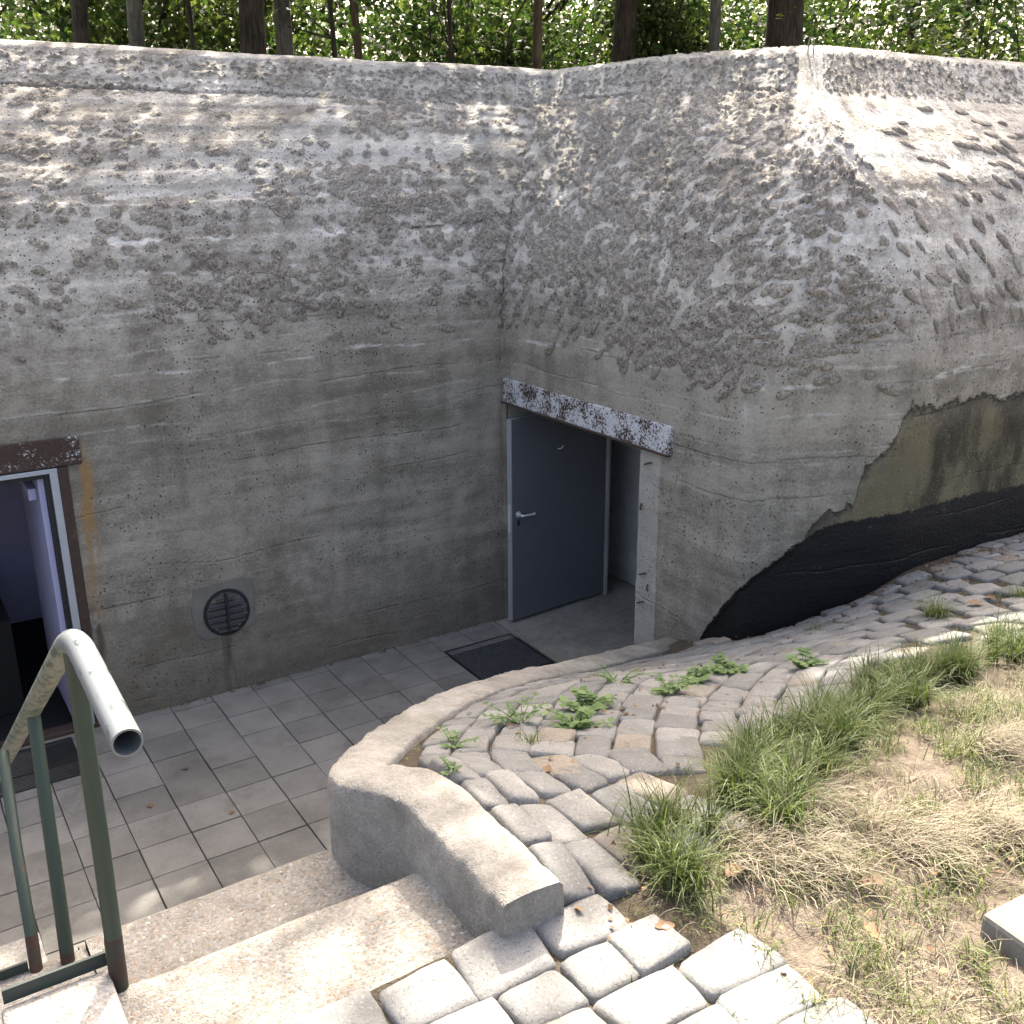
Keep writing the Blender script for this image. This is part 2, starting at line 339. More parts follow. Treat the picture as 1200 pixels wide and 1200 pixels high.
def ground_z(x, y):
    x = np.atleast_1d(np.asarray(x, float)); y = np.atleast_1d(np.asarray(y, float)); sh = x.shape
    X = x.ravel(); Y = y.ravel(); out = np.empty(X.size)
    for a in range(0, X.size, 20000):
        D = (X[a:a+20000, None]-ctl[None, :, 0])**2+(Y[a:a+20000, None]-ctl[None, :, 1])**2
        out[a:a+20000] = _tps(D)@TW[:len(ctl)]+TW[-3]+TW[-2]*X[a:a+20000]+TW[-1]*Y[a:a+20000]
    z = out.reshape(sh)
    z = np.where(y < -5.28, z*0+np.clip(z, 1.86, 1.92), z)
    k = sstep(-5.05, -5.35, y)*sstep(-2.2, -2.9, x); z = z*(1-k)+1.872*k
    k = np.maximum(sstep(6, 8.8, np.abs(x)), np.maximum(sstep(-7, -8.8, y), sstep(1, 3, y))); z = z*(1-k)+1.9*k
    return np.where(x < -4.2, 1.86, z)
def gz(x, y): return float(ground_z(x, y)[0])
def gn(x, y, e=.06):
    return Vector((gz(x-e, y)-gz(x+e, y), gz(x, y-e)-gz(x, y+e), 2*e)).normalized()
# court outline (hole in the ground)
court = [(-7, .5), (-7, -4.88), (-4.34, -4.88), (-4.34, -5.21), (-3.2, -5.21)]+[tuple(KQ[i, :2]+KN[i]*.15) for i in range(2, len(KQ), 4)]+[(.3, -2.05), (.3, .5)]
V1 = (0, -2.8); V2 = (.964, -3.15)
bunk = [(-9, 8), (-9, .05), (.05, .05), (.05, -2.75), (1.0, -3.10), (9, -3.10), (9, 8)]
def inside(poly, X, Y):
    r = np.zeros(X.shape, bool); n = len(poly)
    for i in range(n):
        x0, y0 = poly[i]; x1, y1 = poly[(i+1) % n]
        c = ((y0 > Y) != (y1 > Y)) & (X < (x1-x0)*(Y-y0)/((y1-y0) if y1 != y0 else 1e-9)+x0); r ^= c
    return r

# ------------------------------------------------------------------ ground
def build_ground():
    xs = np.unique(np.round(np.r_[np.arange(-9, -4.6, .2), np.arange(-4.6, 3.2, .03), np.arange(3.2, 9.01, .2), 9], 4))
    ys = np.unique(np.round(np.r_[np.arange(-9, -6.6, .2), np.arange(-6.6, -1.8, .03), np.arange(-1.8, 8.01, .3), 8], 4))
    X, Y = np.meshgrid(xs, ys); Z = ground_z(X, Y)
    gm = np.where((Y < np.interp(X, [-3, -1.5, 1], [-5.2, -4.85, -4.7])) & (X > -2.75), 1., .25); nz = ((fbm(X*4, Y*4, 4, 3)-.5)*.06+(fbm(X*16, Y*16, 3, 8)-.5)*.035)*gm
    edge = np.minimum(np.minimum(X+9, 9-X), np.minimum(Y+9, 8-Y)); Z = Z+nz*sstep(0, .5, edge)-.012*sstep(0, .5, edge)
    V = np.c_[X.ravel(), Y.ravel(), Z.ravel()]; nx = len(xs); ny = len(ys)
    I, J = np.meshgrid(np.arange(nx-1), np.arange(ny-1)); a = (J*nx+I).ravel()
    F = np.c_[a, a+1, a+1+nx, a+nx]
    cx = V[F].mean(1); keep = ~(((cx[:, 0] > -4.36) & (cx[:, 0] < -4.145) & (cx[:, 1] > -6.58)) | inside(court, cx[:, 0], cx[:, 1]) | inside(bunk, cx[:, 0], cx[:, 1]))
    F = F[keep]; b = len(V); R = 600
    ex = [(-R, -R), (R, -R), (R, -9), (-R, -9), (-R, 8), (R, 8), (R, R), (-R, R), (-9, -9), (-9, 8), (9, -9), (9, 8)]
    V = np.r_[V, [(x, y, 1.9) for x, y in ex]]
    F = np.r_[F, np.array([(0, 1, 2, 3), (4, 5, 6, 7), (3, 8, 9, 4), (10, 2, 5, 11)])+b]
    gme = mesh_np('ground', V, F); attr(gme, 'bed', np.r_[((gm < .5) & (Y < -2) & (X > -4.3) & (Y > -6.8)).ravel()*1.0, np.zeros(12)]); o = link('ground', gme, M['soil']); tag(o, kind='structure', label='bare brown soil of the bank and the ground around'); return o
ground = build_ground()

# ------------------------------------------------------------------ bunker shell
DA = (-4.50, -3.36, 0., 1.905)      # left doorway x0,x1,z0,z1
DB = (.05, 1.76, 0., 1.93)          # right doorway along wall B (distance from the corner)
PATH = [(-9, 8), (-9, 0), (0, 0), V1, V2, (9, -3.15), (9, 8)]
PROF = [(0, -.08), (0, 2.40), (.012, 2.62), (.045, 2.86), (.12, 3.07), (.22, 3.28), (.34, 3.52), (.46, 3.67), (.585, 3.80), (.70, 3.93), (.83, 4.05), (1.00, 4.17), (1.16, 4.275), (1.26, 4.37), (1.33, 4.46), (1.41, 4.56), (1.55, 4.61), (2.2, 4.66), (3.0, 4.70)]
def build_shell():
    # columns
    cols = []      # (segment, t, u)
    U0 = [-17., -9., 0., 2.8, 3.8255, 3.8255+8.036, 3.8255+16.]
    def col(seg, xs, L):
        for x in xs: cols.append((seg, x/L))
    col(0, [0, 4], 8.)
    a = np.r_[np.arange(0, 3.6, .4), np.arange(3.6, 9, .0125), 9+DA[0], 9+DA[1]]; a = np.unique(np.round(a, 4)); a = a[~((np.abs(a-(9+DA[0])) < .004) & (a != round(9+DA[0], 4)))]
    col(1, a, 9.)
    a = np.unique(np.round(np.r_[np.arange(0, 2.795, .0125), DB[0], DB[1]], 4)); col(2, a, 2.8)
    a = np.arange(0, 1.02, .0125); col(3, a, 1.0255)
    a = np.r_[np.arange(0, 3.2, .0125), np.arange(3.2, 8.0, .4)]; col(4, a, 8.036)
    col(5, [0, 4, 8+3.15], 11.15)
    cols = np.array(cols)
    # profile rows
    P = np.array(PROF); L = np.r_[0, np.cumsum(np.linalg.norm(np.diff(P, axis=0), axis=1))]
    ws = np.r_[np.arange(0, 2.40, .010), .08, .08+DA[3], .08+DB[3], np.arange(2.40, L[-3], .0125), np.linspace(L[-3], L[-1], 8)]
    ws = np.unique(np.round(ws, 4))
    d = np.interp(ws, L, P[:, 0]); z = np.interp(ws, L, P[:, 1])
    # smooth the profile above the vertical part
    for _ in range(10):
        k = ws > 2.5; dd = d.copy(); zz = z.copy(); dd[1:-1] = .25*d[:-2]+.5*d[1:-1]+.25*d[2:]; zz[1:-1] = .25*z[:-2]+.5*z[1:-1]+.25*z[2:]
        k[-9:] = False; d[k] = dd[k]; z[k] = zz[k]
    PV = np.array(PATH, float); sd = np.diff(PV, axis=0); sd /= np.linalg.norm(sd, axis=1)[:, None]; nl = np.c_[-sd[:, 1], sd[:, 0]]
    def vert(i, dv):
        if i == 0: return PV[0]+np.outer(dv, nl[0])
        if i == len(PV)-1: return PV[-1]+np.outer(dv, nl[-1])
        mvec = (nl[i-1]+nl[i]); mvec = mvec/(mvec@nl[i]); q = PV[i]+np.outer(dv, mvec)
        if i in (3, 4):
            hip = np.c_[dv, -3.15+dv]; q = np.where((dv > 1.172)[:, None], hip, q)
        return q
    VP = [vert(i, d) for i in range(len(PV))]
    si = cols[:, 0].astype(int); t = cols[:, 1]
    X = np.empty((len(ws), len(cols), 3))
    for j in range(len(cols)):
        X[:, j, :2] = VP[si[j]]*(1-t[j])+VP[si[j]+1]*t[j]
    X[:, :, 2] = z[:, None]
    u = np.array([U0[s]+(U0[s+1]-U0[s])*tt for s, tt in zip(si, t)])
    # the hip sits a little lower than the corner of the court
    lowr = sstep(1.2, 3.0, u)*.085; X[:, :, 2] -= lowr[None, :]*sstep(3.6, 4.3, z)[:, None]
    # round the convex corners
    k1 = np.exp(-((u-2.8)/.30)**2)+.9*np.exp(-((u-3.8255)/.17)**2); k1 = np.clip(k1, 0, 1)[None, :, None]*sstep(.0, .2, u)[None, :, None]
    Y = X.copy()
    for _ in range(60):
        Y[:, 1:-1] = Y[:, 1:-1]*(1-k1[:, 1:-1])+k1[:, 1:-1]*(.25*Y[:, :-2]+.5*Y[:, 1:-1]+.25*Y[:, 2:])
    X = Y
    hm = (np.clip((d-.55)/.5, 0, 1)[:, None]*np.exp(-((u-3.31)/.85)**4)[None, :])[..., None]*(u > .6)[None, :, None]
    jj = np.where((u > 1.7) & (u < 5.0))[0]; rr_ = np.where(d > .54)[0]; S_ = X[rr_[0]:, jj[0]:jj[-1]+1].copy(); H_ = hm[rr_[0]:, jj[0]:jj[-1]+1][:, 1:-1]
    for _ in range(700): S_[:, 1:-1] += H_*(.25*S_[:, :-2]-.5*S_[:, 1:-1]+.25*S_[:, 2:])
    X[rr_[0]:, jj[0]:jj[-1]+1] = S_
    W = ws-.08                       # so that W equals z on the vertical part
    UU, WW = np.meshgrid(u, W)
    du = np.gradient(X, axis=1); dw = np.gradient(X, axis=0); N = np.cross(du, dw); N /= np.maximum(np.linalg.norm(N, axis=2), 1e-9)[..., None]
    ch = np.where((u > 2.72) & (u < 3.90))[0]; ja, jb = ch[0]-3, ch[-1]+3
    for i_ in np.where(d > .95)[0]:
        tt = np.linspace(0, 1, len(ch))[:, None]; q_ = N[i_, ja]*(1-tt)+N[i_, jb]*tt; q_ /= np.linalg.norm(q_, axis=1)[:, None]; N[i_, ch] = q_
    # relief --------------------------------------------------------
    dab = np.zeros(UU.shape); fineu = (UU > -5.4) & (UU < 7.0)
    def scatter(n, ur, wr, ln, wd, ang, h, dens=None, seed=0):
        r = np.random.default_rng(seed)
        for _ in range(n):
            cu = r.uniform(*ur); cw = r.uniform(*wr)
            if dens is not None and r.random() > dens(cu, cw): continue
            l = r.uniform(*ln)/2; b = r.uniform(*wd)/2; a = math.radians(ang(cu)+r.uniform(-16, 16)); hh = r.uniform(*h)
            j0, j1 = np.searchsorted(u, (cu-l, cu+l)); i0, i1 = np.searchsorted(W, (cw-l, cw+l))
            if j1 <= j0 or i1 <= i0: continue
            x = UU[i0:i1, j0:j1]-cu; y = WW[i0:i1, j0:j1]-cw
            p = (x*math.cos(a)+y*math.sin(a))/l; q = (-x*math.sin(a)+y*math.cos(a))/b
            e = 1-p*p-q*q*(1+.4*p); hgt = np.clip(e, 0, 1)**.7*hh
            dab[i0:i1, j0:j1] = np.maximum(dab[i0:i1, j0:j1], hgt)
    top = float(W[np.searchsorted(d, 1.17)])
    def densA(cu, cw):
        f = float(fbm(np.array([cu*1.1]), np.array([cw*2.4]), 3, 21)[0])
        lo = 1/(1+math.exp(-(cw-2.72)/.05)); band = .12+1.5*max(0, f-.40)*2.2
        hi = 1 if cw < 3.9 else .45
        return lo*min(1, band)*hi
    scatter(3200, (-5.3, .05), (2.55, top-.02), (.08, .18), (.045, .085), lambda c: -28, (.004, .012), densA, 1)
    def densB(cu, cw):
        f = float(fbm(np.array([cu*1.3]), np.array([cw*2.2]), 3, 33)[0])
        lim = 2.52+.10*math.sin(cu*2.2); lo = 1/(1+math.exp(-(cw-lim-.06)/.075))
        sp = .30+1.3*max(0, f-.36)*2
        if cu > 1.9: sp = .55+.9*max(0, f-.35)*2
        if cw > 3.95: sp *= .8
        if cu > 3.50+.14*math.sin(cw*9): return .06 if cu < 3.75 else 0
        if cu > 2.9 and cw > 3.95: sp *= .15
        return lo*min(1, sp)
    scatter(3000, (.0, 3.85), (2.40, top), (.08, .20), (.045, .08), lambda c: 48 if c < 2.2 else 48-60*(c-2.2)/1.4, (.008, .022), densB, 2)
    # short stubby marks on the roof band
    scatter(2300, (-5.3, 6.9), (top-.06, top+.34), (.03, .075), (.014, .03), lambda c: -30 if c < 0 else 40 if c < 3 else -40, (.005, .014), None, 3)
    dab = dab*np.clip(.35+1.3*fbm(UU*26, WW*26, 2, 50), 0, 1.25)
    hipf = np.where((UU > 2.75) & (UU < 3.87), np.clip((1.08-d)/.5, 0, 1)[:, None], 1.); dab = dab*hipf
    rough = np.clip(dab/.007, 0, 1)
    n1 = fbm(UU*24, WW*24, 3, 5)-.5; n2 = fbm(UU*52, WW*52, 2, 6)-.5; big = fbm(UU*1.6, WW*1.6, 3, 9)-.5
    upm = sstep(2.45, 2.9, WW); zoneB = sstep(.05, .3, UU)*(1-sstep(3.5, 3.75, UU))*upm; zoneA = (UU < 0)*upm*sstep(3.9, 3.5, WW)
    crust = np.abs(n1)*2; 
    disp = dab*(1+n1*1.6)+n2*.026*(.30+rough*.9)*upm+n1*.018*upm*(.5+.9*zoneB)+big*.03*sstep(2.3, 2.9, WW)-crust*.010*zoneB
    lift = np.sin(WW*2*math.pi/.27+fbm(UU*.7, WW*0, 2, 14)*3); disp += np.where(UU < .1, .006, .0025)*np.sign(lift)*np.abs(lift)**.3*upm*(1-rough*.7)
    crk = np.abs(WW-top-.015*(fbm(UU*2, UU*0, 3, 18)-.5)*3); cm = sstep(.46, .56, fbm(UU*1.2, UU*0, 2, 19))*(UU < 2.6); disp -= .030*np.exp(-(crk/.008)**2)*cm
    disp += .006*sstep(top, top+.03, WW)*(1-sstep(top+.25, top+.3, WW))*(UU < 2.4)
    tarz = np.interp(UU, [2.2, 2.46, 2.65, 2.84, 3.12, 3.32, 3.67, 4.02, 4.51, 5.14, 9], [.2, .80, 1.09, 1.305, 1.49, 1.596, 1.64, 1.64, 1.65, 1.605, 1.6])
    mosz = np.interp(UU, [2.2, 2.46, 2.84, 3.17, 3.33, 3.50, 3.535, 3.665, 3.74, 3.81, 3.88, 4.43, 4.97, 9], [.2, .78, 1.28, 1.53, 1.68, 1.74, 1.93, 2.055, 2.16, 2.315, 2.334, 2.32, 2.27, 2.26])
    edgej = (fbm(UU*7, WW*7, 4, 41, .6)-.5)*.16
    edgek = (fbm(UU*24, WW*24, 3, 42, .7)-.5)*.06; tar = np.where(UU > 2.2, tarz-WW+edgej*.30+edgek*.4, -1); moss = np.where(UU > 2.2, mosz-WW+edgej*.8+edgek, -1)
    disp -= .007*sstep(-.01, .03, moss)
    disp += (fbm(UU*3, WW*6, 3, 44)-.5)*.010*(1-upm)
    disp = np.where(hipf < 1, disp*hipf+(1-hipf)*big*.03, disp)
    # colour fields ------------------------------------------------
    wob = (fbm(UU*1.3, WW*1.3, 3, 80)-.5)*.10; wd = WW+wob
    bi = np.floor(wd*8.5); board = vnoise(UU*.35+bi*7.31, bi*3.7, 81)
    F_ = {}
    F_['val'] = .5+.95*(.32*(fbm(UU*.9, WW*.9, 5, 82)-.5)+.30*(fbm(UU*5, WW*5, 5, 83, .6)-.5)+.14*(board-.5)+.22*(fbm(UU*9, WW*.55, 5, 84)-.5)+.20*(fbm(UU*2.2, WW*22, 4, 85, .6)-.5)+.22*(fbm(UU*.8, wd*9, 4, 86)-.5)+.25*(fbm(UU*14, WW*14, 3, 87, .6)-.5))*np.where(WW < 2.7, .8, .95)
    lime = np.zeros(UU.shape)
    for i_, (z0, wd_, a_) in enumerate([(2.47, .010, .75), (2.60, .006, .4), (2.28, .004, .4), (2.86, .012, .5), (3.10, .008, .55), (3.34, .022, .9), (3.63, .020, .75), (1.98, .004, .35), (2.1, .003, .35), (.92, .002, .25), (.35, .004, .25)]):
        wq = (fbm(UU*.9, UU*0+i_*3.7, 4, 90)-.5)*.16; th = sstep(.44, .68, fbm(UU*2.6, UU*0+i_*5.1, 4, 91, .7))*wd_*1.6
        lime = np.maximum(lime, a_*sstep(.007, -.004, np.abs(WW+wq-z0)-th)*sstep(.30, .55, fbm(UU*12, WW*30, 2, 92)))
    bloom = sstep(.50, .66, fbm(UU*.9, wd*3.2, 5, 93, .6))*sstep(2.95, 3.4, WW)*.38
    F_['lime'] = np.maximum(lime, bloom)
    fr = np.abs(wd*4.2-np.floor(wd*4.2)-.5); jl = sstep(.030, .008, fr)*sstep(.50, .62, vnoise(UU*1.5, np.floor(wd*4.2)*5.3, 94))*(1-sstep(2.6, 3.2, WW))*.35
    F_['joint'] = np.maximum(jl, np.exp(-(crk/.010)**2)*cm*.9)
    F_['pitm'] = sstep(.42, .66, fbm(UU*2.0, WW*3.2, 3, 95))*.55+.25*upm
    F_['foot_tone'] = sstep(.85, .25, WW+.7*(fbm(UU*1.5, WW*2, 4, 96)-.5))*.55*(UU < 2.5)+.45*np.exp(-np.abs(UU)/.10)*(1-upm)*fbm(UU*8, WW*2, 3, 97)  # browner and darker towards the wall foot and the inside corner
    onA = (UU < -.2); strk = fbm(UU*30, WW*2.2, 3, 98)
    wig = (fbm(UU*0+4, WW*4, 3, 99)-.5)*.12
    F_['rust'] = sstep(.075, .01, np.abs(UU+3.275+wig))*sstep(.35, 1.6, WW)*sstep(2.08, 1.98, WW)*sstep(.3, .6, strk)*.9*onA
    F_['dark'] = np.maximum(sstep(.09, .0, np.abs(UU+2.43+wig*.4))*sstep(.50, .40, WW)*sstep(.35, .6, strk)*.7*onA, sstep(.05, .0, np.abs(UU+3.32+wig*.5))*sstep(1.0, .7, WW)*sstep(.45, .55, fbm(UU*16, WW*7, 3, 100))*.85*onA)
    F_['dark'] = np.maximum(F_['dark'], sstep(.014, .004, np.abs(WW-3.36-.05*(UU+.6)+.02*wig))*sstep(-1.3, -1.0, UU)*(UU < -.12)*sstep(.42, .56, fbm(UU*14, WW*20, 3, 105))*.95)
    wl = sstep(.5, .68, fbm(UU*9, WW*2.4, 4, 101))
    F_['white'] = ((UU > 1.76) & (UU < 1.97) & (WW < 1.95))*.35+((UU > 2.5) & (UU < 3.0))*np.exp(-((UU-2.74)/.055)**2)*sstep(2.42, 2.36, WW)*sstep(1.75, 2.3, WW)*.7*(wl*.7+.3)+(UU < -3.0)*sstep(.02, .0, np.abs(WW-2.27-.02*wig))*.3*wl
    F_['mval'] = fbm(UU*6, WW*2.4, 5, 102, .6)
    # vent hole recess kept flat; door edges crumble slightly
    disp *= (fineu)*1.0
    X = X+N*(-disp[..., None])*(-1.0 if (N[40, len(u)//3] @ np.array([0, -1, 0])) > 0 else 1.0)
    nr, nc = UU.shape; I, J = np.meshgrid(np.arange(nc-1), np.arange(nr-1)); a = (J*nc+I).ravel(); F = np.c_[a, a+1, a+1+nc, a+nc]
    cu = (UU[:-1, :-1]+UU[1:, 1:]).ravel()/2; cw = (WW[:-1, :-1]+WW[1:, 1:]).ravel()/2
    hole = ((cu > DA[0]) & (cu < DA[1]) & (cw > 0) & (cw < DA[3])) | ((cu > DB[0]) & (cu < DB[1]) & (cw > 0) & (cw < DB[3]))
    me = mesh_np('wall', X.reshape(-1, 3), F[~hole])
    attr(me, 'u', UU); attr(me, 'w', WW); attr(me, 'dab', np.clip(dab/.009, 0, 1)*np.clip(.25+1.35*fbm(UU*6, WW*6, 3, 110), 0, 1.1)); attr(me, 'tar', tar); attr(me, 'moss', moss)
    for q_, a_ in F_.items(): attr(me, q_, a_)
    return me, X, N, u, W, top
shell_me, SX, SN, SU, SW, WTOP = build_shell()
bunker = tag(empty('bunker', (0, 0, 0)), 'weathered grey concrete bunker with rounded rough shoulders and two doorways', 'bunker')
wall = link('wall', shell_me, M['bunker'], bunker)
# flat middle of the roof, behind the parapet
q = SX[-1, ::12]; mb = MB(); vs_ = [tuple(p) for p in q]; mb.add(vs_, [tuple(range(len(vs_)))])
r_ = mb.build('roof', M['plain'], bunker)
if r_.data.polygons[0].normal.z < 0: r_.data.flip_normals()

def surf(u, w):
    j = int(np.clip(np.searchsorted(SU, u), 1, len(SU)-2)); i = int(np.clip(np.searchsorted(SW, w), 1, len(SW)-2))
    n = Vector(SN[i, j]); p = Vector(SX[i, j])
    tu = Vector(SX[i, j+1]-SX[i, j-1]).normalized()
    return p, n, tu
# single mortar dabs on the smooth flank at the right
def dab_mesh(seed):
    r = np.random.default_rng(seed); nu, nv = 12, 6; V = [(0, 0, 1.)]; F = []
    for i in range(1, nv+1):
        t = i/nv*math.pi/2
        for k in range(nu):
            a = 2*math.pi*k/nu; s = 1+r.uniform(-.10, .10)
            V.append((math.sin(t)*math.cos(a)*s*(1 if math.cos(a) > 0 else .9), math.sin(t)*math.sin(a)*s*(1-.35*math.cos(a)), math.cos(t)*(1+r.uniform(-.35, .25))-(.35 if i == nv else 0)))
    F += [(0, 1+k, 1+(k+1) % nu) for k in range(nu)]
    for i in range(nv-1):
        for k in range(nu): b = 1+i*nu; F.append((b+k, b+nu+k, b+nu+(k+1) % nu, b+(k+1) % nu))
    me = bpy.data.meshes.new('mortar_dab'); me.from_pydata(V, [], F); me.materials.append(M['dab']); me.polygons.foreach_set('use_smooth', [True]*len(F)); me.update(); return me
DM = [dab_mesh(i) for i in range(6)]
r = random.Random(5); cnt = 0; DONE = []
for row in range(15):
    for c_ in range(26):
        u = 3.74+c_*.145+(row % 2)*.07+r.uniform(-.04, .04); w = 2.80+row*.155+r.uniform(-.04, .04)
        if w > WTOP-.16 or (w > WTOP-.5 and r.random() < .7): continue
        low = 2.72+.0*(u-3.7); left = 3.66+.10*math.sin(w*3)+max(0, w-3.6)*.75
        if u < left or w < low: continue
        if r.random() < .16 or (vnoise(np.array([u*2.1]), np.array([w*2.3]), 77)[0] < .30): continue
        if cnt > 210 or u > 6.3: continue
        if any(abs(u-a_)+abs(w-b_) < .13 for a_, b_ in DONE): continue
        DONE.append((u, w)); p, n, tu = surf(u, w)
        if n.dot(Vector((0, -1, .3))) < 0: n = -n
        a = math.radians(-58+22*(w-3.2)/.8+r.uniform(-20, 20)); tv = n.cross(tu)
        if tv.z < 0: tv = -tv
        ax = (tu*math.cos(a)+tv*math.sin(a)); ay = n.cross(ax).normalized()
        l = r.uniform(.048, .108); b = l*r.uniform(.30, .46); h = r.uniform(.010, .022)
        o = link('mortar_dab', r.choice(DM), None, bunker)
        mm = Matrix.Identity(4)
        for i in range(3): mm[i][0] = ax[i]*l; mm[i][1] = ay[i]*b; mm[i][2] = n[i]*h; mm[i][3] = p[i]
        o.matrix_local = mm; cnt += 1

# rooms behind the doorways
def room(name, x0, x1, y0, y1, z0, z1, openings, mat, mfloor):
    b = MB()
    F = dict(x0=[(x0,y0,z0),(x0,y1,z0),(x0,y1,z1),(x0,y0,z1)], x1=[(x1,y0,z0),(x1,y0,z1),(x1,y1,z1),(x1,y1,z0)],
             y0=[(x0,y0,z0),(x0,y0,z1),(x1,y0,z1),(x1,y0,z0)], y1=[(x0,y1,z0),(x1,y1,z0),(x1,y1,z1),(x0,y1,z1)], z1=[(x0,y0,z1),(x0,y1,z1),(x1,y1,z1),(x1,y0,z1)])
    for k, q in F.items():
        if k not in openings: b.add(q, [(0, 1, 2, 3)])
    b.build(name, mat, bunker)
    MB().box(x0, x1, y0, y1, z0-.1, z0).build('room_floor', mfloor, bunker)
room('corridor', .012, 1.02, -1.76, -.05, 0.002, 1.93, ('x0', 'x1'), M['plain'], M['floorc'])
room('inner_room', 1.021, 1.40, -1.95, .3, 0.003, 2.05, ('x0',), M['pale'], M['floorc'])
# partition between corridor and inner room: left post and head
MB().box(1.022, 1.05, -.095, .3, .003, 2.05).build('partition', M['pale'], bunker); MB().box(1.023, 1.06, -1.95, -1.72, .003, 2.05).build('partition', M['dark'], bunker)
room('left_room', -5.3, -3.362, .012, 2.3, -.02, 1.99, ('y0',), M['lav'], M['black'])
MB().box(-5.2, -3.80, .55, 1.9, -.018, .70).build('dark_block', M['black'], bunker, bevel=.01)  # plain black block of unknown kind, low in the left room
# right door: leaf folded outward into the passage
def leaf_at(p0, p1, z0, z1, th):
    p0 = Vector((*p0, 0)); p1 = Vector((*p1, 0)); L = (p1-p0).length; t = (p1-p0)/L; ang = math.atan2(t.y, t.x)
    e = empty('door', (p0.x, p0.y, z0)); e.rotation_euler = (0, 0, ang); e.parent = bunker
    H = z1-z0
    MB().box(0.006, L, 0, th, 0, H).build('leaf', M['door'], e, bevel=.003)
    MB().box(0.0, .010, -.002, th+.002, .0, H+.001).build('edge_strip', M['doorlight'], e)
    MB().box(0, L, .008, th-.004, H, H+.004).build('top_edge', M['doorlight'], e)
    MB().box(-.006, .0, .012, th-.012, .80, 1.04).build('lock_plate', M['steel'], e)
    h = MB(); h.tube([(.075, -.002, .95), (.075, -.058, .95)], .011, 12); h.tube(fillet((.075, -.04, .95), (.075, -.062, .95), (.2, -.062, .95), .02)+[(.195, -.062, .945), (.205, -.062, .944)], .0105, 12)
    h.tube([(.20, -.062, .944), (.215, -.04, .944)], .010, 10)
    h.tube([(.075, -.006, .95), (.075, 0, .95)], .027, 18)
    h.build('handle', M['steel'], e, smooth=True)
    MB().box(.063, .087, -.004, 0, .85, .90).build('keyhole_plate', M['dark'], e, bevel=.002)
    hk = MB().tube([(.50, 0, 1.45), (.50, -.02, 1.45), (.515, -.028, 1.455), (.54, -.022, 1.475)], .006, 8); hk.build('hook', M['steel'], e, smooth=True)
    return e
leaf_at((-.035, -.165), (1.0, -.085), .035, 1.80, .05)
# lintels
MB().box(-.022, .05, -2.085, -.028, 1.928, 2.125).build('lintel', M['lint_b'], bunker, bevel=.006)
bunker.children[-1]['label'] = 'steel lintel with flaking white paint over the right doorway'
MB().box(-.040, .02, -2.075, -.03, 1.922, 1.934).build('lintel_flange', M['rust'], bunker)
MB().box(-5.0, -3.27, -.020, .05, 1.908, 2.095).build('lintel', M['lint_a'], bunker, bevel=.006)
bunker.children[-1]['label'] = 'dark rusty steel lintel over the left doorway'
MB().box(-3.425, -3.362, -.014, .04, 0.0, 1.903).build('rust_strip', M['rust'], bunker, bevel=.004)
# left door frame (aluminium)
f = MB(); f.box(-3.475, -3.426, -.012, .06, 0.02, 1.868); f.box(-4.50, -3.426, -.0125, .06, 1.868, 1.90); f.build('door_frame', M['frame'], bunker, bevel=.004)
MB().box(-3.505, -3.476, .012, .06, 0.02, 1.866).box(-4.50, -3.506, .013, .06, 1.836, 1.866).build('frame_rebate', M['dark'], bunker)
# door leaf of the left doorway, folded in against the side wall
MB().box(-3.545, -3.507, .065, 1.0, .02, 1.84).build('leaf', M['lav'], bunker, bevel=.003)
MB().box(-3.60, -3.548, .16, .42, 1.66, 1.74).build('door_closer', M['lav'], bunker, bevel=.006)
MB().box(-4.50, -3.36, -.02, .10, -.05, .028).build('door_sill', M['rust'], bunker, bevel=.006)
MB().box(-.12, .012, -1.755, -.03, -.05, .004).build('threshold', M['floorc'], bunker, bevel=.006)
# vent grille
vc = Vector((-2.425, 0, .640)); vr = .172
b = MB(); n = 40; vv = []
for k in range(n):
    a = 2*math.pi*k/n
    for (rr, yy) in ((vr+.004, .02), (vr+.004, -.016), (vr-.020, -.016), (vr-.020, .03)): vv.append((vc.x+rr*math.cos(a)*.98, yy, vc.z+rr*1.04*math.sin(a)))
b.add(vv, [(k*4+j, ((k+1) % n)*4+j, ((k+1) % n)*4+j+1, k*4+j+1) for k in range(n) for j in range(3)])
vent = empty('vent_grille', tuple(vc)); vent.parent = bunker
def vp(bm_, nm, mat):
    o = bm_.build(nm, mat, vent, smooth=True); o.location = -vc; return o
vp(b, 'rim', M['dark'])
b = MB(); b.add([(vc.x+vr*math.cos(2*math.pi*k/n), -.0085, vc.z+vr*1.03*math.sin(2*math.pi*k/n)) for k in range(n)], [tuple(range(n))]); vp(b, 'backing', M['black'])
for i in range(6):
    zz = vc.z-.130+i*.052; hw = math.sqrt(max(0, (vr-.022)**2-(zz-vc.z)**2))
    b = MB(); b.add([(vc.x-hw, -.010, zz+.014), (vc.x+hw, -.010, zz+.014), (vc.x+hw, -.034, zz-.012), (vc.x-hw, -.034, zz-.012), (vc.x-hw, -.010, zz+.008), (vc.x+hw, -.010, zz+.008), (vc.x+hw, -.034, zz-.018), (vc.x-hw, -.034, zz-.018)],
        [(0, 1, 2, 3), (7, 6, 5, 4), (3, 2, 6, 7), (0, 3, 7, 4), (1, 5, 6, 2), (0, 4, 5, 1)]); vp(b, 'slat', M['dark'])
vp(MB().box(vc.x-.010, vc.x+.010, -.036, -.012, vc.z-.150, vc.z+.150), 'centre_bar', M['dark'])
b = MB(); 
pv = [(-2.66, .52), (-2.60, .46), (-2.42, .45), (-2.22, .50), (-2.21, .86), (-2.34, .885), (-2.65, .87), (-2.675, .70)]
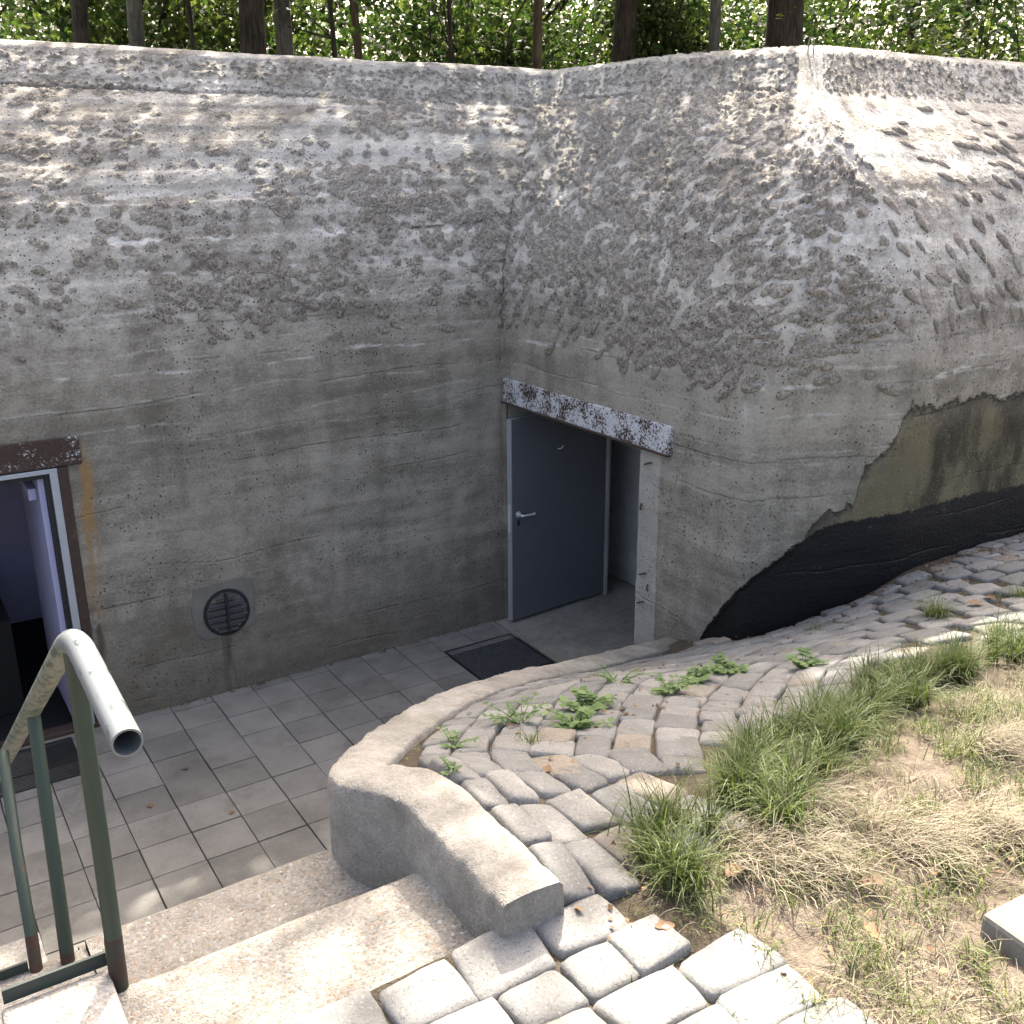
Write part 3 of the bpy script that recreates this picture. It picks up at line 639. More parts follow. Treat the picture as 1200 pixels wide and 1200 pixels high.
b.add([(x, -.009, z) for x, z in pv]+[(x, .02, z) for x, z in pv], [tuple(range(8))]+[(i, i+8, (i+1) % 8+8, (i+1) % 8) for i in range(8)]); b.build('mortar_patch', M['patch'], bunker)
# rusty reinforcement stubs beside the right doorway
for y, z, a in [(-1.86, 1.83, .35), (-1.80, 1.50, 1.4), (-1.84, 1.02, .5), (-1.83, .80, .6), (-1.90, .93, 1.5)]:
    MB().tube([(-.012, y-.04*math.cos(a), z+.03*math.sin(a)), (-.018, y, z), (-.008, y+.045*math.cos(a), z-.02)], .006, 6).build('steel_stub', M['rust'], bunker)

# ------------------------------------------------------------------ court floor
court_o = MB().box(-7, .0, -4.9, .0, -.3, -.016).build('courtyard_floor', M['joint']); tag(court_o, 'grey concrete paving of the sunken courtyard', kind='structure')
tvar = []
for i in range(4):
    b = MB().box(-.5, .5, -.5, .5, -.05, 0); me_o = b.build('paving_tile', M['tile'], court_o, bevel=.008, seg=1); tvar.append(me_o.data); bpy.data.objects.remove(me_o)
cin = [(-7, -.002), (-7, -4.8), (-4.40, -4.8), (-4.40, -2.3), (-3.35, -2.3)]+[tuple(KQ[i, :2]-KN[i]*.0) for i in range(72, len(KQ), 8)]+[(-.125, -2.15), (-.125, -.002)]
T = .303; r = random.Random(3)
def tile(xa, xb, ya, yb):
    cx, cy = (xa+xb)/2, (ya+yb)/2; pts = np.array([(xa+.03, ya+.03), (xb-.03, ya+.03), (xa+.03, yb-.03), (xb-.03, yb-.03), (cx, cy)])
    if not inside(cin, pts[:, 0], pts[:, 1]).any(): return
    if -.80 < cx < -.14 and -.97 < cy < -.30: return
    g = r.uniform(.002, .0055)
    o = link('paving_tile', r.choice(tvar), None, court_o, (cx+r.uniform(-.0015, .0015), cy+r.uniform(-.0015, .0015), r.uniform(-.004, .002)))
    o.scale = (xb-xa-g, yb-ya-g, 1); o.rotation_euler = (r.uniform(-.006, .006), r.uniform(-.006, .006), r.uniform(-.006, .006))
y = -.010; row = 0
edges_y = [-.004, -.097]+[-.097-T*i for i in range(1, 16)]
for j in range(len(edges_y)-1):
    ya, yb = edges_y[j+1], edges_y[j]; x = -3.515-T*7
    if yb < -4.7: break
    while x < -2.62: tile(x, x+T, ya, yb); x += T
    off = 0
    if off: tile(x, x+off, ya, yb); x += off
    while x < -.13:
        xe = min(x+T, -.128)
        if xe-x > .04: tile(x, xe, ya, yb)
        x += T
# foot grates
def grate(name, x0, x1, y0, y1, nx, ny, label, ribs=False):
    e = tag(empty(name, ((x0+x1)/2, (y0+y1)/2, 0)), label, 'foot grate'); cx, cy = (x0+x1)/2, (y0+y1)/2; X = (x1-x0)/2; Yh = (y1-y0)/2
    MB().box(-X, X, -Yh, -Yh+.012, -.02, .006).box(-X, X, Yh-.012, Yh, -.02, .006).box(-X, -X+.012, -Yh+.012, Yh-.012, -.02, .006).box(X-.012, X, -Yh+.012, Yh-.012, -.02, .006).build('frame', M['dark'], e)
    MB().box(-X+.01, X-.01, -Yh+.01, Yh-.01, -.0155, -.012).build('pit', M['black'], e)
    b = MB()
    for i in range(1, ny): yy = -Yh+2*Yh*i/ny; b.box(-X+.012, X-.012, yy-(.006 if ribs else .0022), yy+(.006 if ribs else .0022), -.011, .003)
    if not ribs:
        for i in range(1, nx): xx = -X+2*X*i/nx; b.box(xx-.0022, xx+.0022, -Yh+.012, Yh-.012, -.011, .0015)
    b.build('bars', M['rubber'] if ribs else M['grid'], e)['kind'] = 'stuff'
grate('foot_grate', -.785, -.150, -.955, -.315, 22, 22, 'dark square mesh grate set in the paving at the open door')
grate('foot_grate', -4.55, -3.60, -.60, -.065, 4, 26, 'dark ribbed grate in the paving below the left doorway', True)

# ------------------------------------------------------------------ curved retaining wall (kerb)
def build_kerb():
    n = len(KQ); sec = []
    jit = (fbm(KS*26, KS*0, 3, 61, .7)-.4)*.022; jz = (fbm(KS*9, KS*0+3, 3, 62)-.5)*.014; jo = (fbm(KS*22, KS*0+9, 3, 63, .7)-.5)*.026
    V = []; 
    hz = [-.08, .25, .5, .75]
    for i in range(n):
        q = KQ[i]; nn = KN[i]; top = q[2]+jz[i]
        w = KW
        loc = [(0, -.08)]+[(0, -.08+(top-.05)*f) for f in (.2, .4, .6, .8)]+[(0+jit[i]*.4, top-.05), (.002+jit[i], top-.010), (.010+jit[i], top-.001), (.05, top+.003), (w*.5, top+.004), (w-.05, top+.001), (w-.010+jo[i]*.5, top-.003), (w+jo[i]*.5, top-.014), (w+.004, top-.09), (w, top-.5)]
        V.append([(q[0]+nn[0]*a, q[1]+nn[1]*a, z) for a, z in loc])
    V = np.array(V); ns = V.shape[1]
    V[:, 1:6, :2] += (KN[:, None, :]*((fbm(np.repeat(KS[:, None], 5, 1)*5, V[:, 1:6, 2]*5, 3, 66)-.5)*.03)[..., None])
    F = [(i*ns+j, (i+1)*ns+j, (i+1)*ns+j+1, i*ns+j+1) for i in range(n-1) for j in range(ns-1)]
    me = bpy.data.meshes.new('kerb_wall'); caps = [tuple(range(ns))[::-1], tuple((n-1)*ns+j for j in range(ns))]
    F = [f[::-1] for f in F]
    me.from_pydata(V.reshape(-1, 3).tolist(), [], F+caps); me.polygons.foreach_set('use_smooth', [True]*len(me.polygons)); me.update()
    try: me.set_sharp_from_angle(angle=math.radians(50))
    except Exception: pass
    o = link('kerb_wall', me, M['kerb']); tag(o, 'curved low concrete kerb wall holding back the cobbled bank', 'kerb wall'); return o
kerb = build_kerb()

# ------------------------------------------------------------------ stairs
SL, SRX = -4.131, -3.29
stairs = tag(empty('concrete_stairs', (-3.71, -4.8, 1.8)), 'exposed aggregate concrete steps leading down into the courtyard', 'stairs')
def step(y0, y1, z, seed):
    nx, ny = 40, max(4, int((y1-y0)/.02)); X, Y = np.meshgrid(np.linspace(SL, SRX, nx), np.linspace(y0, y1, ny))
    Z = z+(fbm(X*6, Y*6, 3, seed)-.5)*.018; dist = y1-Y; Z = Z-.012*np.exp(-(dist/.012)**2)
    V = np.c_[X.ravel(), Y.ravel(), Z.ravel()]; I, J = np.meshgrid(np.arange(nx-1), np.arange(ny-1)); a = (J*nx+I).ravel(); F = np.c_[a, a+1, a+1+nx, a+nx]
    fr = np.c_[X[-1], Y[-1]+.006+(fbm(X[-1]*12, X[-1]*0, 3, seed+2)-.5)*.012, np.full(nx, z-.02)]; bt = fr.copy(); bt[:, 2] = z-.40
    b = len(V); V = np.r_[V, fr, bt]; e = (ny-1)*nx
    F = np.r_[F, [(e+i, e+i+1, b+i+1, b+i) for i in range(nx-1)], [(b+i, b+i+1, b+nx+i+1, b+nx+i) for i in range(nx-1)]]
    o = link('step', mesh_np('step', V-np.array([-3.71, -4.8, 1.8]), F), M['aggregate'], stairs); return o
step(-5.225, -4.79, 1.815, 1); step(-4.81, -4.31, 1.625, 5)
y = -4.31; z = 1.625; k = 0
while z > .25:
    z -= .2; step(y-.02, y+.235, z, 10+k); y += .235; k += 1
# side wall left of the stairs and the retaining wall that carries the bar
sw = tag(empty('stair_wall', (-4.25, -4.78, 1.87)), 'pale rough concrete side wall of the steps under the handrail', 'wall')
o = MB().box(-4.375, -4.134, -6.6, -4.775, -.1, 1.87).build('upper_block', M['stairwall'], sw, bevel=.012); o.location = -sw.location
PY = [(-4.774, 1.655), (-4.33, 1.60), (-4.26, 1.53), (-2.75, .25), (-2.30, .20)]; b = MB(); n_ = len(PY)
vv = [(x_, y_, z_) for x_ in (-4.395, -4.133) for (y_, z_) in PY]+[(x_, y_, -.1) for x_ in (-4.395, -4.133) for (y_, z_) in PY]
b.add(vv, [(k, k+1, n_+k+1, n_+k) for k in range(n_-1)]+[(2*n_+k, 2*n_+k+1, k+1, k) for k in range(n_-1)]+[(n_+k, n_+k+1, 3*n_+k+1, 3*n_+k) for k in range(n_-1)]+[(n_-1, 3*n_-1, 4*n_-1, 2*n_-1)])
o = b.build('sloping_wall', M['stairwall'], sw); o.location = -sw.location
o = MB().box(-7.2, -4.378, -5.1, -4.86, -.1, 1.865).build('court_wall', M['stairwall'], bevel=.012); tag(o, 'plain concrete retaining wall left of the steps', 'wall')
o = MB().box(-7.25, -7.0, -4.858, -.01, -.1, 1.865).build('court_wall', M['stairwall'], bevel=.012); tag(o, 'plain concrete retaining wall closing the far left of the courtyard', 'wall')

# ------------------------------------------------------------------ handrail
hr = tag(empty('handrail', (-4.11, -4.80, 1.82)), 'worn grey and green tubular steel handrail beside the steps', 'handrail')
def hb(bm_, nm, mat):
    o = bm_.build(nm, mat, hr, smooth=True); o.location = -hr.location; return o
A = Vector((-4.105, -4.83, 2.775)); Bq = Vector((-4.208, -3.163, 1.60)); Cq = A+(Bq-A)*1.45; E0 = Vector((-4.112, -5.34, 2.765))
bend = fillet(E0, A, Cq, .13, 12); d0 = (E0-A).normalized(); RR = .0275
t1 = MB().tube([E0+(A-E0)*f for f in (0, .25, .5)]+bend[:9], RR, 20, caps=False); 
# hollow open end
vs_ = []; a_ = d0.orthogonal().normalized(); b_ = d0.cross(a_)
for rr, dd in ((RR, 0), (RR-.004, 0), (RR-.004, -.12)):
    for k in range(20): q_ = 2*math.pi*k/20; vs_.append(E0+d0*dd+(a_*math.cos(q_)+b_*math.sin(q_))*rr)
t1.add(vs_, [(j*20+k, j*20+(k+1) % 20, (j+1)*20+(k+1) % 20, (j+1)*20+k) for j in range(2) for k in range(20)]+[tuple(40+k for k in range(20))])
top_rail = hb(t1, 'top_rail', M['rail'])
hb(MB().tube(bend[8:]+[A+(Bq-A)*f for f in (.3, .6, 1, 1.45)], RR-.0008, 18), 'sloping_rail', M['raildull'])
hb(MB().tube([(-4.118, -4.80, 1.80), (-4.112, -4.80, 2.2), (-4.107, -4.80, 2.75)], .0205, 14), 'post', M['green'])
p2 = A+(Bq-A)*.42; hb(MB().tube([(-4.188, -4.37, 1.58), (-4.175, -4.32, 1.9), (p2.x, p2.y, p2.z-.015)], .0185, 12), 'post', M['green'])
p3 = A+(Bq-A)*.80; hb(MB().tube([(-4.268, -4.36, 1.58), (-4.262, -4.30, 1.68), (-4.250, -4.12, 1.86), (-4.225, -3.85, 2.02)], .0165, 12), 'post', M['green'])
hb(MB().tube([(-4.1185, -4.80, 1.805), (-4.116, -4.80, 1.97)], .0211, 14), 'rusty_foot', M['rustp'])
hb(MB().tube([(-4.188, -4.37, 1.585), (-4.182, -4.345, 1.72)], .0191, 12), 'rusty_foot', M['rustp'])
hb(MB().tube([(-4.268, -4.36, 1.585), (-4.262, -4.30, 1.68)], .0171, 12), 'rusty_foot', M['rustp'])
hb(MB().box(-4.365, -4.135, -4.772, -4.764, 1.872, 1.910), 'foot_bar', M['bar'])
hb(MB().box(-4.70, -4.285, -4.345, -4.337, 1.605, 1.635), 'foot_bar', M['bar'])

# ------------------------------------------------------------------ cobbles
bank = MB()   # mortar-and-soil bed below the setts
def sett_mesh(seed, soft):
    r = np.random.default_rng(seed); n = 8; g = np.array([-1, -.90, -.6, -.2, .2, .6, .90, 1.]); A_, B_ = np.meshgrid(g, g)
    x = A_*np.sqrt(1-B_**6*.16*soft)*.5; y = B_*np.sqrt(1-A_**6*.16*soft)*.5
    cx = r.uniform(-.07, .05, (2, 2)); cy = r.uniform(-.08, .06, (2, 2)); s_, t_ = (A_+1)/2, (B_+1)/2
    bil = lambda c: c[0, 0]*(1-s_)*(1-t_)+c[0, 1]*s_*(1-t_)+c[1, 0]*(1-s_)*t_+c[1, 1]*s_*t_
    x = x+bil(cx)*np.sign(A_)*np.abs(A_); y = y+bil(cy)*np.sign(B_)*np.abs(B_)
    z = .5-.15*soft*((np.abs(A_) > .95)*1.+(np.abs(B_) > .95)*1.)-.03*soft*(A_**2+B_**2)+bil(r.uniform(-.06, .06, (2, 2)))+(r.random((n, n))-.5)*.05
    V = [(x[i, j], y[i, j], z[i, j]) for i in range(n) for j in range(n)]; F = [(i*n+j, i*n+j+1, (i+1)*n+j+1, (i+1)*n+j) for i in range(n-1) for j in range(n-1)]
    ring = [(0, j) for j in range(n)]+[(i, n-1) for i in range(1, n)]+[(n-1, j) for j in range(n-2, -1, -1)]+[(i, 0) for i in range(n-2, 0, -1)]
    b = len(V); m_ = len(ring)
    V += [(x[i, j]*1.03, y[i, j]*1.03, z[i, j]-.16) for i, j in ring]+[(x[i, j]*.97, y[i, j]*.97, -.5) for i, j in ring]
    for k in range(m_):
        a0 = ring[k][0]*n+ring[k][1]; a1 = ring[(k+1) % m_][0]*n+ring[(k+1) % m_][1]; k1_ = (k+1) % m_
        F += [(a1, a0, b+k, b+k1_), (b+k1_, b+k, b+m_+k, b+m_+k1_)]
    me = bpy.data.meshes.new('cobblestone'); me.from_pydata(V, [], F); me.materials.append(M['cobble']); me.polygons.foreach_set('use_smooth', [True]*len(F)); me.update(); return me
SM = [sett_mesh(i, .38+.45*((i*37) % 10)/10) for i in range(14)]
def guide(n=400):
    G = np.array([(-3.10, -5.22), (-3.10, -4.95), (-3.10, -4.75), (-3.13, -4.55), (-3.10, -4.38), (-2.99, -4.18), (-2.82, -3.96), (-2.58, -3.70), (-2.30, -3.42), (-1.95, -3.15), (-1.58, -2.91), (-1.18, -2.72), (-.74, -2.57), (-.3, -2.50), (.2, -2.62), (.7, -2.85), (1.2, -3.02), (2, -3.08), (3.4, -3.08)])
    d = np.r_[0, np.cumsum(np.linalg.norm(np.diff(G, axis=0), axis=1))]; s = np.linspace(0, d[-1], n); Q = np.c_[np.interp(s, d, G[:, 0]), np.interp(s, d, G[:, 1])]
    for _ in range(70): Q[1:-1] = .25*Q[:-2]+.5*Q[1:-1]+.25*Q[2:]
    d = np.r_[0, np.cumsum(np.linalg.norm(np.diff(Q, axis=0), axis=1))]; return d, Q
GS, GQ = guide()
def gpt(s, w):
    x = np.interp(s, GS, GQ[:, 0]); y = np.interp(s, GS, GQ[:, 1]); e = .05
    tx = np.interp(s+e, GS, GQ[:, 0])-np.interp(s-e, GS, GQ[:, 0]); ty = np.interp(s+e, GS, GQ[:, 1])-np.interp(s-e, GS, GQ[:, 1]); l = math.hypot(tx, ty) or 1
    return x+ty/l*w, y-tx/l*w, tx/l, ty/l
kerb_out = [tuple(KQ[i, :2]+KN[i]*(KW+.022)) for i in range(0, len(KQ), 3)]
nokerb = [(-4.2, -5.3)]+kerb_out+[(.1, 0), (-4.2, 0)]
wallp = [(.02, .5), (.02, -2.80), (.10, -2.94), (.95, -3.235), (9, -3.235), (9, .5)]
r = random.Random(21); stones = []; SP = []
wrow = 0.0; row = 0
while wrow < 1.85:
    dep = r.uniform(.100, .122)+.007*min(row, 5); s = r.uniform(-.08, .04)
    while s < GS[-1]-.05:
        L = r.uniform(.115, .180)+.009*min(row, 5)+(.03 if s < 1.2 else 0); x, y, tx, ty = gpt(s+L/2, wrow+dep/2+.018)
        k = .0
        limit = np.interp(s, [0, .5, .9, 1.5, 2.2, 3.0, 4.2, 5.2, 6.2], [.50, .62, .80, 1.08, 1.32, 1.48, 1.62, 1.6, 1.45])
        ok = wrow < limit+r.uniform(-.06, .10)
        pt = np.array([[x, y]])
        if ok and not inside(nokerb, pt[:, 0], pt[:, 1])[0] and not inside(wallp, pt[:, 0], pt[:, 1])[0] and x < 3.0:
            # avoid collisions where rows bunch up on the inside of the bend
            if all((x-a)**2+(y-b)**2 > (.5*(dep+.02))**2 for a, b in SP[-60:]):
                if all((x-a)**2+(y-b)**2 > (.076)**2 for a, b in SP):
                    SP.append((x, y)); stones.append((x, y, math.atan2(ty, tx)+r.uniform(-.07, .07), L, dep))
        s += L+r.uniform(.004, .014)
    wrow += dep+r.uniform(.005, .014); row += 1
# keep the 300 nearest ones as individuals
camp = np.array([-4.39, -7.03]); stones.sort(key=lambda q: (q[0]-camp[0])**2+(q[1]-camp[1])**2)
def put_stone(x, y, a, L, dep, sink, parent, h=.10, tilt=.03):
    n = gn(x, y); n = (n+Vector((r.uniform(-tilt, tilt), r.uniform(-tilt, tilt), 0))).normalized()
    q = Vector((0, 0, 1)).rotation_difference(n) @ Quaternion((0, 0, 1), a)
    o = link('cobblestone', r.choice(SM), None, parent)
    o.rotation_mode = 'QUATERNION'; o.rotation_quaternion = q; c = Vector((x, y, gz(x, y)))+n*(sink-h/2); o.location = c; o.scale = (L*1.045, dep*1.05, h)
    return o

for (x, y, a, L, dep) in stones[:300]: put_stone(x, y, a, L, dep, r.uniform(.008, .020), ground)
if len(stones) > 300:                       # the farthest ones, a few pixels each
    RV = []; RF = []; nv = 0
    for (x, y, a, L, dep) in stones[300:]:
        o = put_stone(x, y, a, L, dep, r.uniform(.008, .020), None); bpy.context.view_layer.update(); mw = o.matrix_world
        RV += [tuple(mw @ v.co) for v in o.data.vertices]; RF += [tuple(i+nv for i in p.vertices) for p in o.data.polygons]; nv = len(RV); bpy.data.objects.remove(o)
    me = bpy.data.meshes.new('far_cobblestones'); me.from_pydata(RV, [], RF); me.polygons.foreach_set('use_smooth', [True]*len(RF)); tag(link('far_cobblestones', me, M['cobble'], ground), kind='stuff')
# cobbled landing above the steps: courses across
landing = []
yy = -5.215; row = 0
while yy > -6.7:
    dep = r.uniform(.120, .150); x = -4.11+r.uniform(-.12, 0)
    xe = -3.06+min(.22, .10*row)+.08*math.sin(row*2.1)
    while x < xe:
        L = r.uniform(.15, .23)
        landing.append((x+L/2, yy-dep/2, r.uniform(-.04, .04), L, dep)); x += L+r.uniform(.005, .013)
    yy -= dep+r.uniform(.006, .013); row += 1
for (x, y, a, L, dep) in landing: put_stone(x, y, a, L, dep, r.uniform(.010, .018), ground, .12, .025)
print('landing', len(landing))
# loose kerb slab at the right edge
o = MB().box(-.30, .30, -.20, .20, -.06, .055).build('kerb_slab', M['patch'], None, (-1.995, -6.085, 1.895), bevel=.014); o.rotation_euler = (.01, -.01, math.radians(-4))
tag(o, 'pale concrete slab lying in the dry grass', 'slab')

# ------------------------------------------------------------------ grass, straw, litter (uncountable)
def blades(name, pts, hgt, wid, lean, mat, label, cat, tint, seed, droop=.5, segs=4, kind='stuff', direc=None):
    """pts (n,2). each blade: strip of segs quads curving over"""
    r = np.random.default_rng(seed); n = len(pts); z = ground_z(pts[:, 0], pts[:, 1])
    H = hgt*r.uniform(.5, 1.2, n); Wd = wid*r.uniform(.6, 1.3, n); az = r.uniform(0, 2*np.pi, n) if direc is None else direc+r.normal(0, .7, n)
    ln = lean*r.uniform(.3, 1.3, n); dr = droop*r.uniform(.3, 1.5, n)
    dx, dy = np.cos(az), np.sin(az); sx, sy = -dy, dx
    V = np.zeros((n, segs+1, 2, 3)); 
    px = pts[:, 0].copy(); py = pts[:, 1].copy(); pz = z.copy()-.006; th = ln.copy()
    for i in range(segs+1):
        wf = Wd*(1-(i/segs)**1.6)*.5+.0003
        V[:, i, 0] = np.c_[px-sx*wf, py-sy*wf, pz]; V[:, i, 1] = np.c_[px+sx*wf, py+sy*wf, pz]
        px = px+dx*np.sin(th)*H/segs; py = py+dy*np.sin(th)*H/segs; pz = pz+np.cos(th)*H/segs; th = np.minimum(th+dr/segs*1.6, 2.3)
    zz = np.repeat(z, (segs+1)*2).reshape(n, segs+1, 2); V[..., 2] = np.maximum(V[..., 2], zz-.004+.004*r.random((n, 1, 1)))
    base = np.arange(n)[:, None]*(segs+1)*2; F = []
    for i in range(segs): F.append(np.stack([base[:, 0]+i*2, base[:, 0]+i*2+1, base[:, 0]+i*2+3, base[:, 0]+i*2+2], 1))
    me = mesh_np(name, V.reshape(-1, 3), np.concatenate(F)); attr(me, 'tint', np.repeat(tint(r, n), (segs+1)*2))
    o = link(name, me, mat); tag(o, label, cat if kind is None else cat, kind=kind); return o
def clumps(centres, per, spread, seed):
    r = np.random.default_rng(seed); out = []
    for (x, y, k) in centres:
        out.append(np.c_[r.normal(x, spread*k, int(per*k)), r.normal(y, spread*k, int(per*k))])
    return np.concatenate(out)
rg = np.random.default_rng(5)
stone_xy = np.array([(q[0], q[1]) for q in stones]+[(q[0], q[1]) for q in landing])
def offstone(p, d=.075):
    D = ((p[:, None]-stone_xy[None])**2).sum(-1).min(1); return p[D > d*d]
ridge = [(-2.64, -5.12), (-2.42, -5.02), (-2.2, -4.98), (-2.0, -4.92), (-1.8, -4.85), (-1.6, -4.78), (-1.42, -4.70), (-1.2, -4.66), (-1.0, -4.64), (-.8, -4.60), (-.6, -4.58), (-.4, -4.58), (-.15, -4.6), (.1, -4.62), (.4, -4.65), (.7, -4.62), (1.0, -4.6), (1.4, -4.6)]
cen = []
for (x, y) in ridge:
    for _ in range(5):
        if rg.random() < .72: cen.append((x+rg.normal(0, .09), y+rg.normal(0, .10)-.07, rg.uniform(.35, 1.3)))
gp = clumps(cen, 190, .030, 4)
blades('grass', offstone(gp, .05), .20, .0040, .38, M['grass'], 'green grass tufts along the upper edge of the cobbled bank', 'grass', lambda r, n: np.clip(r.normal(.38, .22, n), 0, 1), 1, 1.0)
cen = [(rg.uniform(-2.85, .8), rg.uniform(-6.3, -4.8), rg.uniform(.4, 1.0)) for _ in range(400)]
cen = [c for c in cen if c[1] < np.interp(c[0], [-3, -1.5, 1], [-5.25, -4.85, -4.7])]
blades('grass', offstone(clumps(cen, 60, .045, 9), .06), .08, .0028, .5, M['grass'], 'thin yellow-green grass scattered over the dry slope', 'grass', lambda r, n: np.clip(r.normal(.62, .28, n), 0, 1), 2, 1.0)
sp = np.c_[rg.uniform(-2.85, 1.6, 20000), rg.uniform(-6.5, -4.72, 20000)]
nzm = fbm(sp[:, 0]*3.2, sp[:, 1]*3.2, 3, 71); sp = sp[(nzm > .47+.12*rg.random(len(nzm))) & (sp[:, 1] < np.interp(sp[:, 0], [-3, -1.5, 1], [-5.2, -4.85, -4.7]))]
blades('dry_grass', offstone(sp, .07), .105, .0021, 1.05, M['straw'], 'flattened straw-coloured dry grass on the slope', 'dry grass', lambda r, n: np.clip(r.normal(.5, .28, n), 0, 1), 3, .9)
cen = [(-2.42, -5.42, 1.2), (-2.10, -5.52, 1.2), (-2.2, -5.25, 1.), (-1.4, -5.3, 1.), (-2.52, -5.3, 1.), (-1.85, -5.62, 1.)]
blades('dry_grass', clumps(cen, 420, .055, 12), .16, .0024, .75, M['straw'], 'long bleached straw lying in matted tufts', 'dry grass', lambda r, n: np.clip(r.normal(.58, .2, n), 0, 1), 4, 1.3, direc=-1.2)
# moss and short weeds in the joints
jp = np.c_[rg.uniform(-3.2, 2.5, 30000), rg.uniform(-6.3, -2.6, 30000)]
okj = ~inside(nokerb, jp[:, 0], jp[:, 1]) & ~inside(wallp, jp[:, 0], jp[:, 1]) & (fbm(jp[:, 0]*2.4, jp[:, 1]*2.4, 3, 55) > .52)
jp = jp[okj]; jp = offstone(jp, .078); D = ((jp[:, None]-stone_xy[None])**2).sum(-1).min(1); jp = jp[D < .16**2]
blades('joint_grass', jp[:3200], .026, .004, .6, M['grass'], 'moss and tiny grass blades in the joints between cobbles', 'grass', lambda r, n: np.clip(r.normal(.5, .3, n), 0, 1), 6, .8, segs=3)

def leaf_cards(n, C, spread, size, r, flat=0.):
    """random folded leaves: 4-vert kites. C (k,3) clump centres"""
    idx = r.integers(0, len(C), n); P = C[idx]+r.normal(0, 1, (n, 3))*spread
    d = r.normal(0, 1, (n, 3)); d[:, 2] *= (1-flat); d /= np.linalg.norm(d, axis=1)[:, None]
    up = r.normal(0, 1, (n, 3))*np.array([.8, .8, .5])+np.array([0, 0, .7+flat*3]); s = np.cross(d, up); s /= np.linalg.norm(s, axis=1)[:, None]+1e-9
    L = size*r.uniform(.6, 1.3, n); nrm = np.cross(s, d)
    V = np.stack([P-d*L[:, None]*.5, P+s*L[:, None]*.30+nrm*L[:, None]*.08, P+d*L[:, None]*.5, P-s*L[:, None]*.30+nrm*L[:, None]*.08], 1)
    return V, idx
# leaf litter along the joints and the wall foot
r_ = np.random.default_rng(8)
lp = []
for (xa, ya, xb, yb, n, sg) in [(.05, -2.86, .95, -3.28, 160, .05), (.95, -3.3, 2.8, -3.32, 260, .07), (.1, -3.05, 2.5, -3.7, 320, .22), (-2.9, -5.1, -3.05, -5.35, 22, .06), (-1.6, -3.4, .2, -3.2, 160, .22), (-2.7, -5.3, -2.5, -5.75, 30, .12), (-3.0, .0, -.2, -.02, 90, .02), (-2.6, -4.1, -1.2, -4.2, 120, .3), (-2.2, -5.6, -1.6, -5.7, 80, .3)]:
    t = r_.random(n); p = np.c_[xa+(xb-xa)*t, ya+(yb-ya)*t]+r_.normal(0, sg, (n, 2)); lp.append(p)
lp = np.concatenate(lp); oc = lp[:, 1] > -.5
lp[oc, 1] = -np.abs(lp[oc, 1])-.012; zz = np.where(oc, .006, 0.); k = ~oc & ((inside(nokerb, lp[:, 0], lp[:, 1])) | inside(wallp, lp[:, 0], lp[:, 1])); lp = lp[~k]; zz = zz[~k]; oc = oc[~k]
zz[~oc] = ground_z(lp[~oc, 0], lp[~oc, 1])+r_.uniform(.004, .02, (~oc).sum())
V, _ = leaf_cards(len(lp), np.zeros((1, 3)), 0., .026, r_, .75); V = V+np.c_[lp, zz][:, None, :]
me = mesh_np('leaf_litter', V.reshape(-1, 3), np.arange(len(lp)*4).reshape(-1, 4), False); attr(me, 'tint', np.repeat(r_.random(len(lp)), 4))
tag(link('leaf_litter', me, M['litter']), 'brown crumbled leaf litter between cobbles and along the wall foot', 'leaf litter', kind='stuff')

# single fallen leaves
def leaf_mesh(seed):
    r = random.Random(seed); n = 7; V = []; F = []
    for i in range(n+1):
        t = i/n; w_ = math.sin(math.pi*min(1, t*1.02))**.8*.30*(1+.25*math.sin(t*19+seed)); z_ = .10*math.sin(t*3+seed)+.06
        V += [(t-.5, -w_, z_+.12*w_*4*r.uniform(.5, 1)), (t-.5, 0, z_), (t-.5, w_, z_+.12*w_*4*r.uniform(.5, 1))]
    for i in range(n):
        for j in (0, 1): a = i*3+j; F.append((a, a+3, a+4, a+1))
    me = bpy.data.meshes.new('fallen_leaf'); me.from_pydata(V, [], F); me.materials.append(M['litter']); me.polygons.foreach_set('use_smooth', [True]*len(F)); me.update(); attr(me, 'tint', [r.uniform(.3, .9)]*len(V)); return me
LM = [leaf_mesh(i) for i in range(5)]
FL = [(-2.62, -5.36, .07, 'large curled brown leaf where cobbles meet the dry grass'), (-2.36, -5.60, .07, 'orange-brown leaf lying in the dry grass'), (-2.50, -5.72, .06, 'brown leaf at the lower edge of the grass'), (-2.72, -4.60, .055, 'small reddish leaf on a cobble of the bank'),
      (-2.92, -5.42, .06, 'pale leaf on a landing cobble'), (.62, -3.95, .10, 'pinkish brown leaf on the sunlit bank by the tar'), (.80, -3.92, .09, 'curled tan leaf on the sunlit bank'), (-3.62, -4.62, .05, 'small leaf lying on the second step'), (-3.05, -.9, .045, 'small leaf on the paving in mid court'), (-3.35, -1.2, .05, 'yellow-brown leaf on the paving near the steps'), (-2.95, -1.55, .05, 'tan leaf on the paving close to the kerb wall'), (-3.3, -.13, .06, 'brown leaf on the paving at the foot of the wall')]
for i, (x, y, s, lab) in enumerate(FL):
    z = gz(x, y)+.014 if y < -3 else .004
    if x < -3.4 and y < -3: z = 1.632
    o = link('fallen_leaf', LM[i % 5], None, None, (x, y, z)); o.scale = (s, s, s); o.rotation_euler = (0, 0, i*2.3); tag(o, lab, 'leaf')

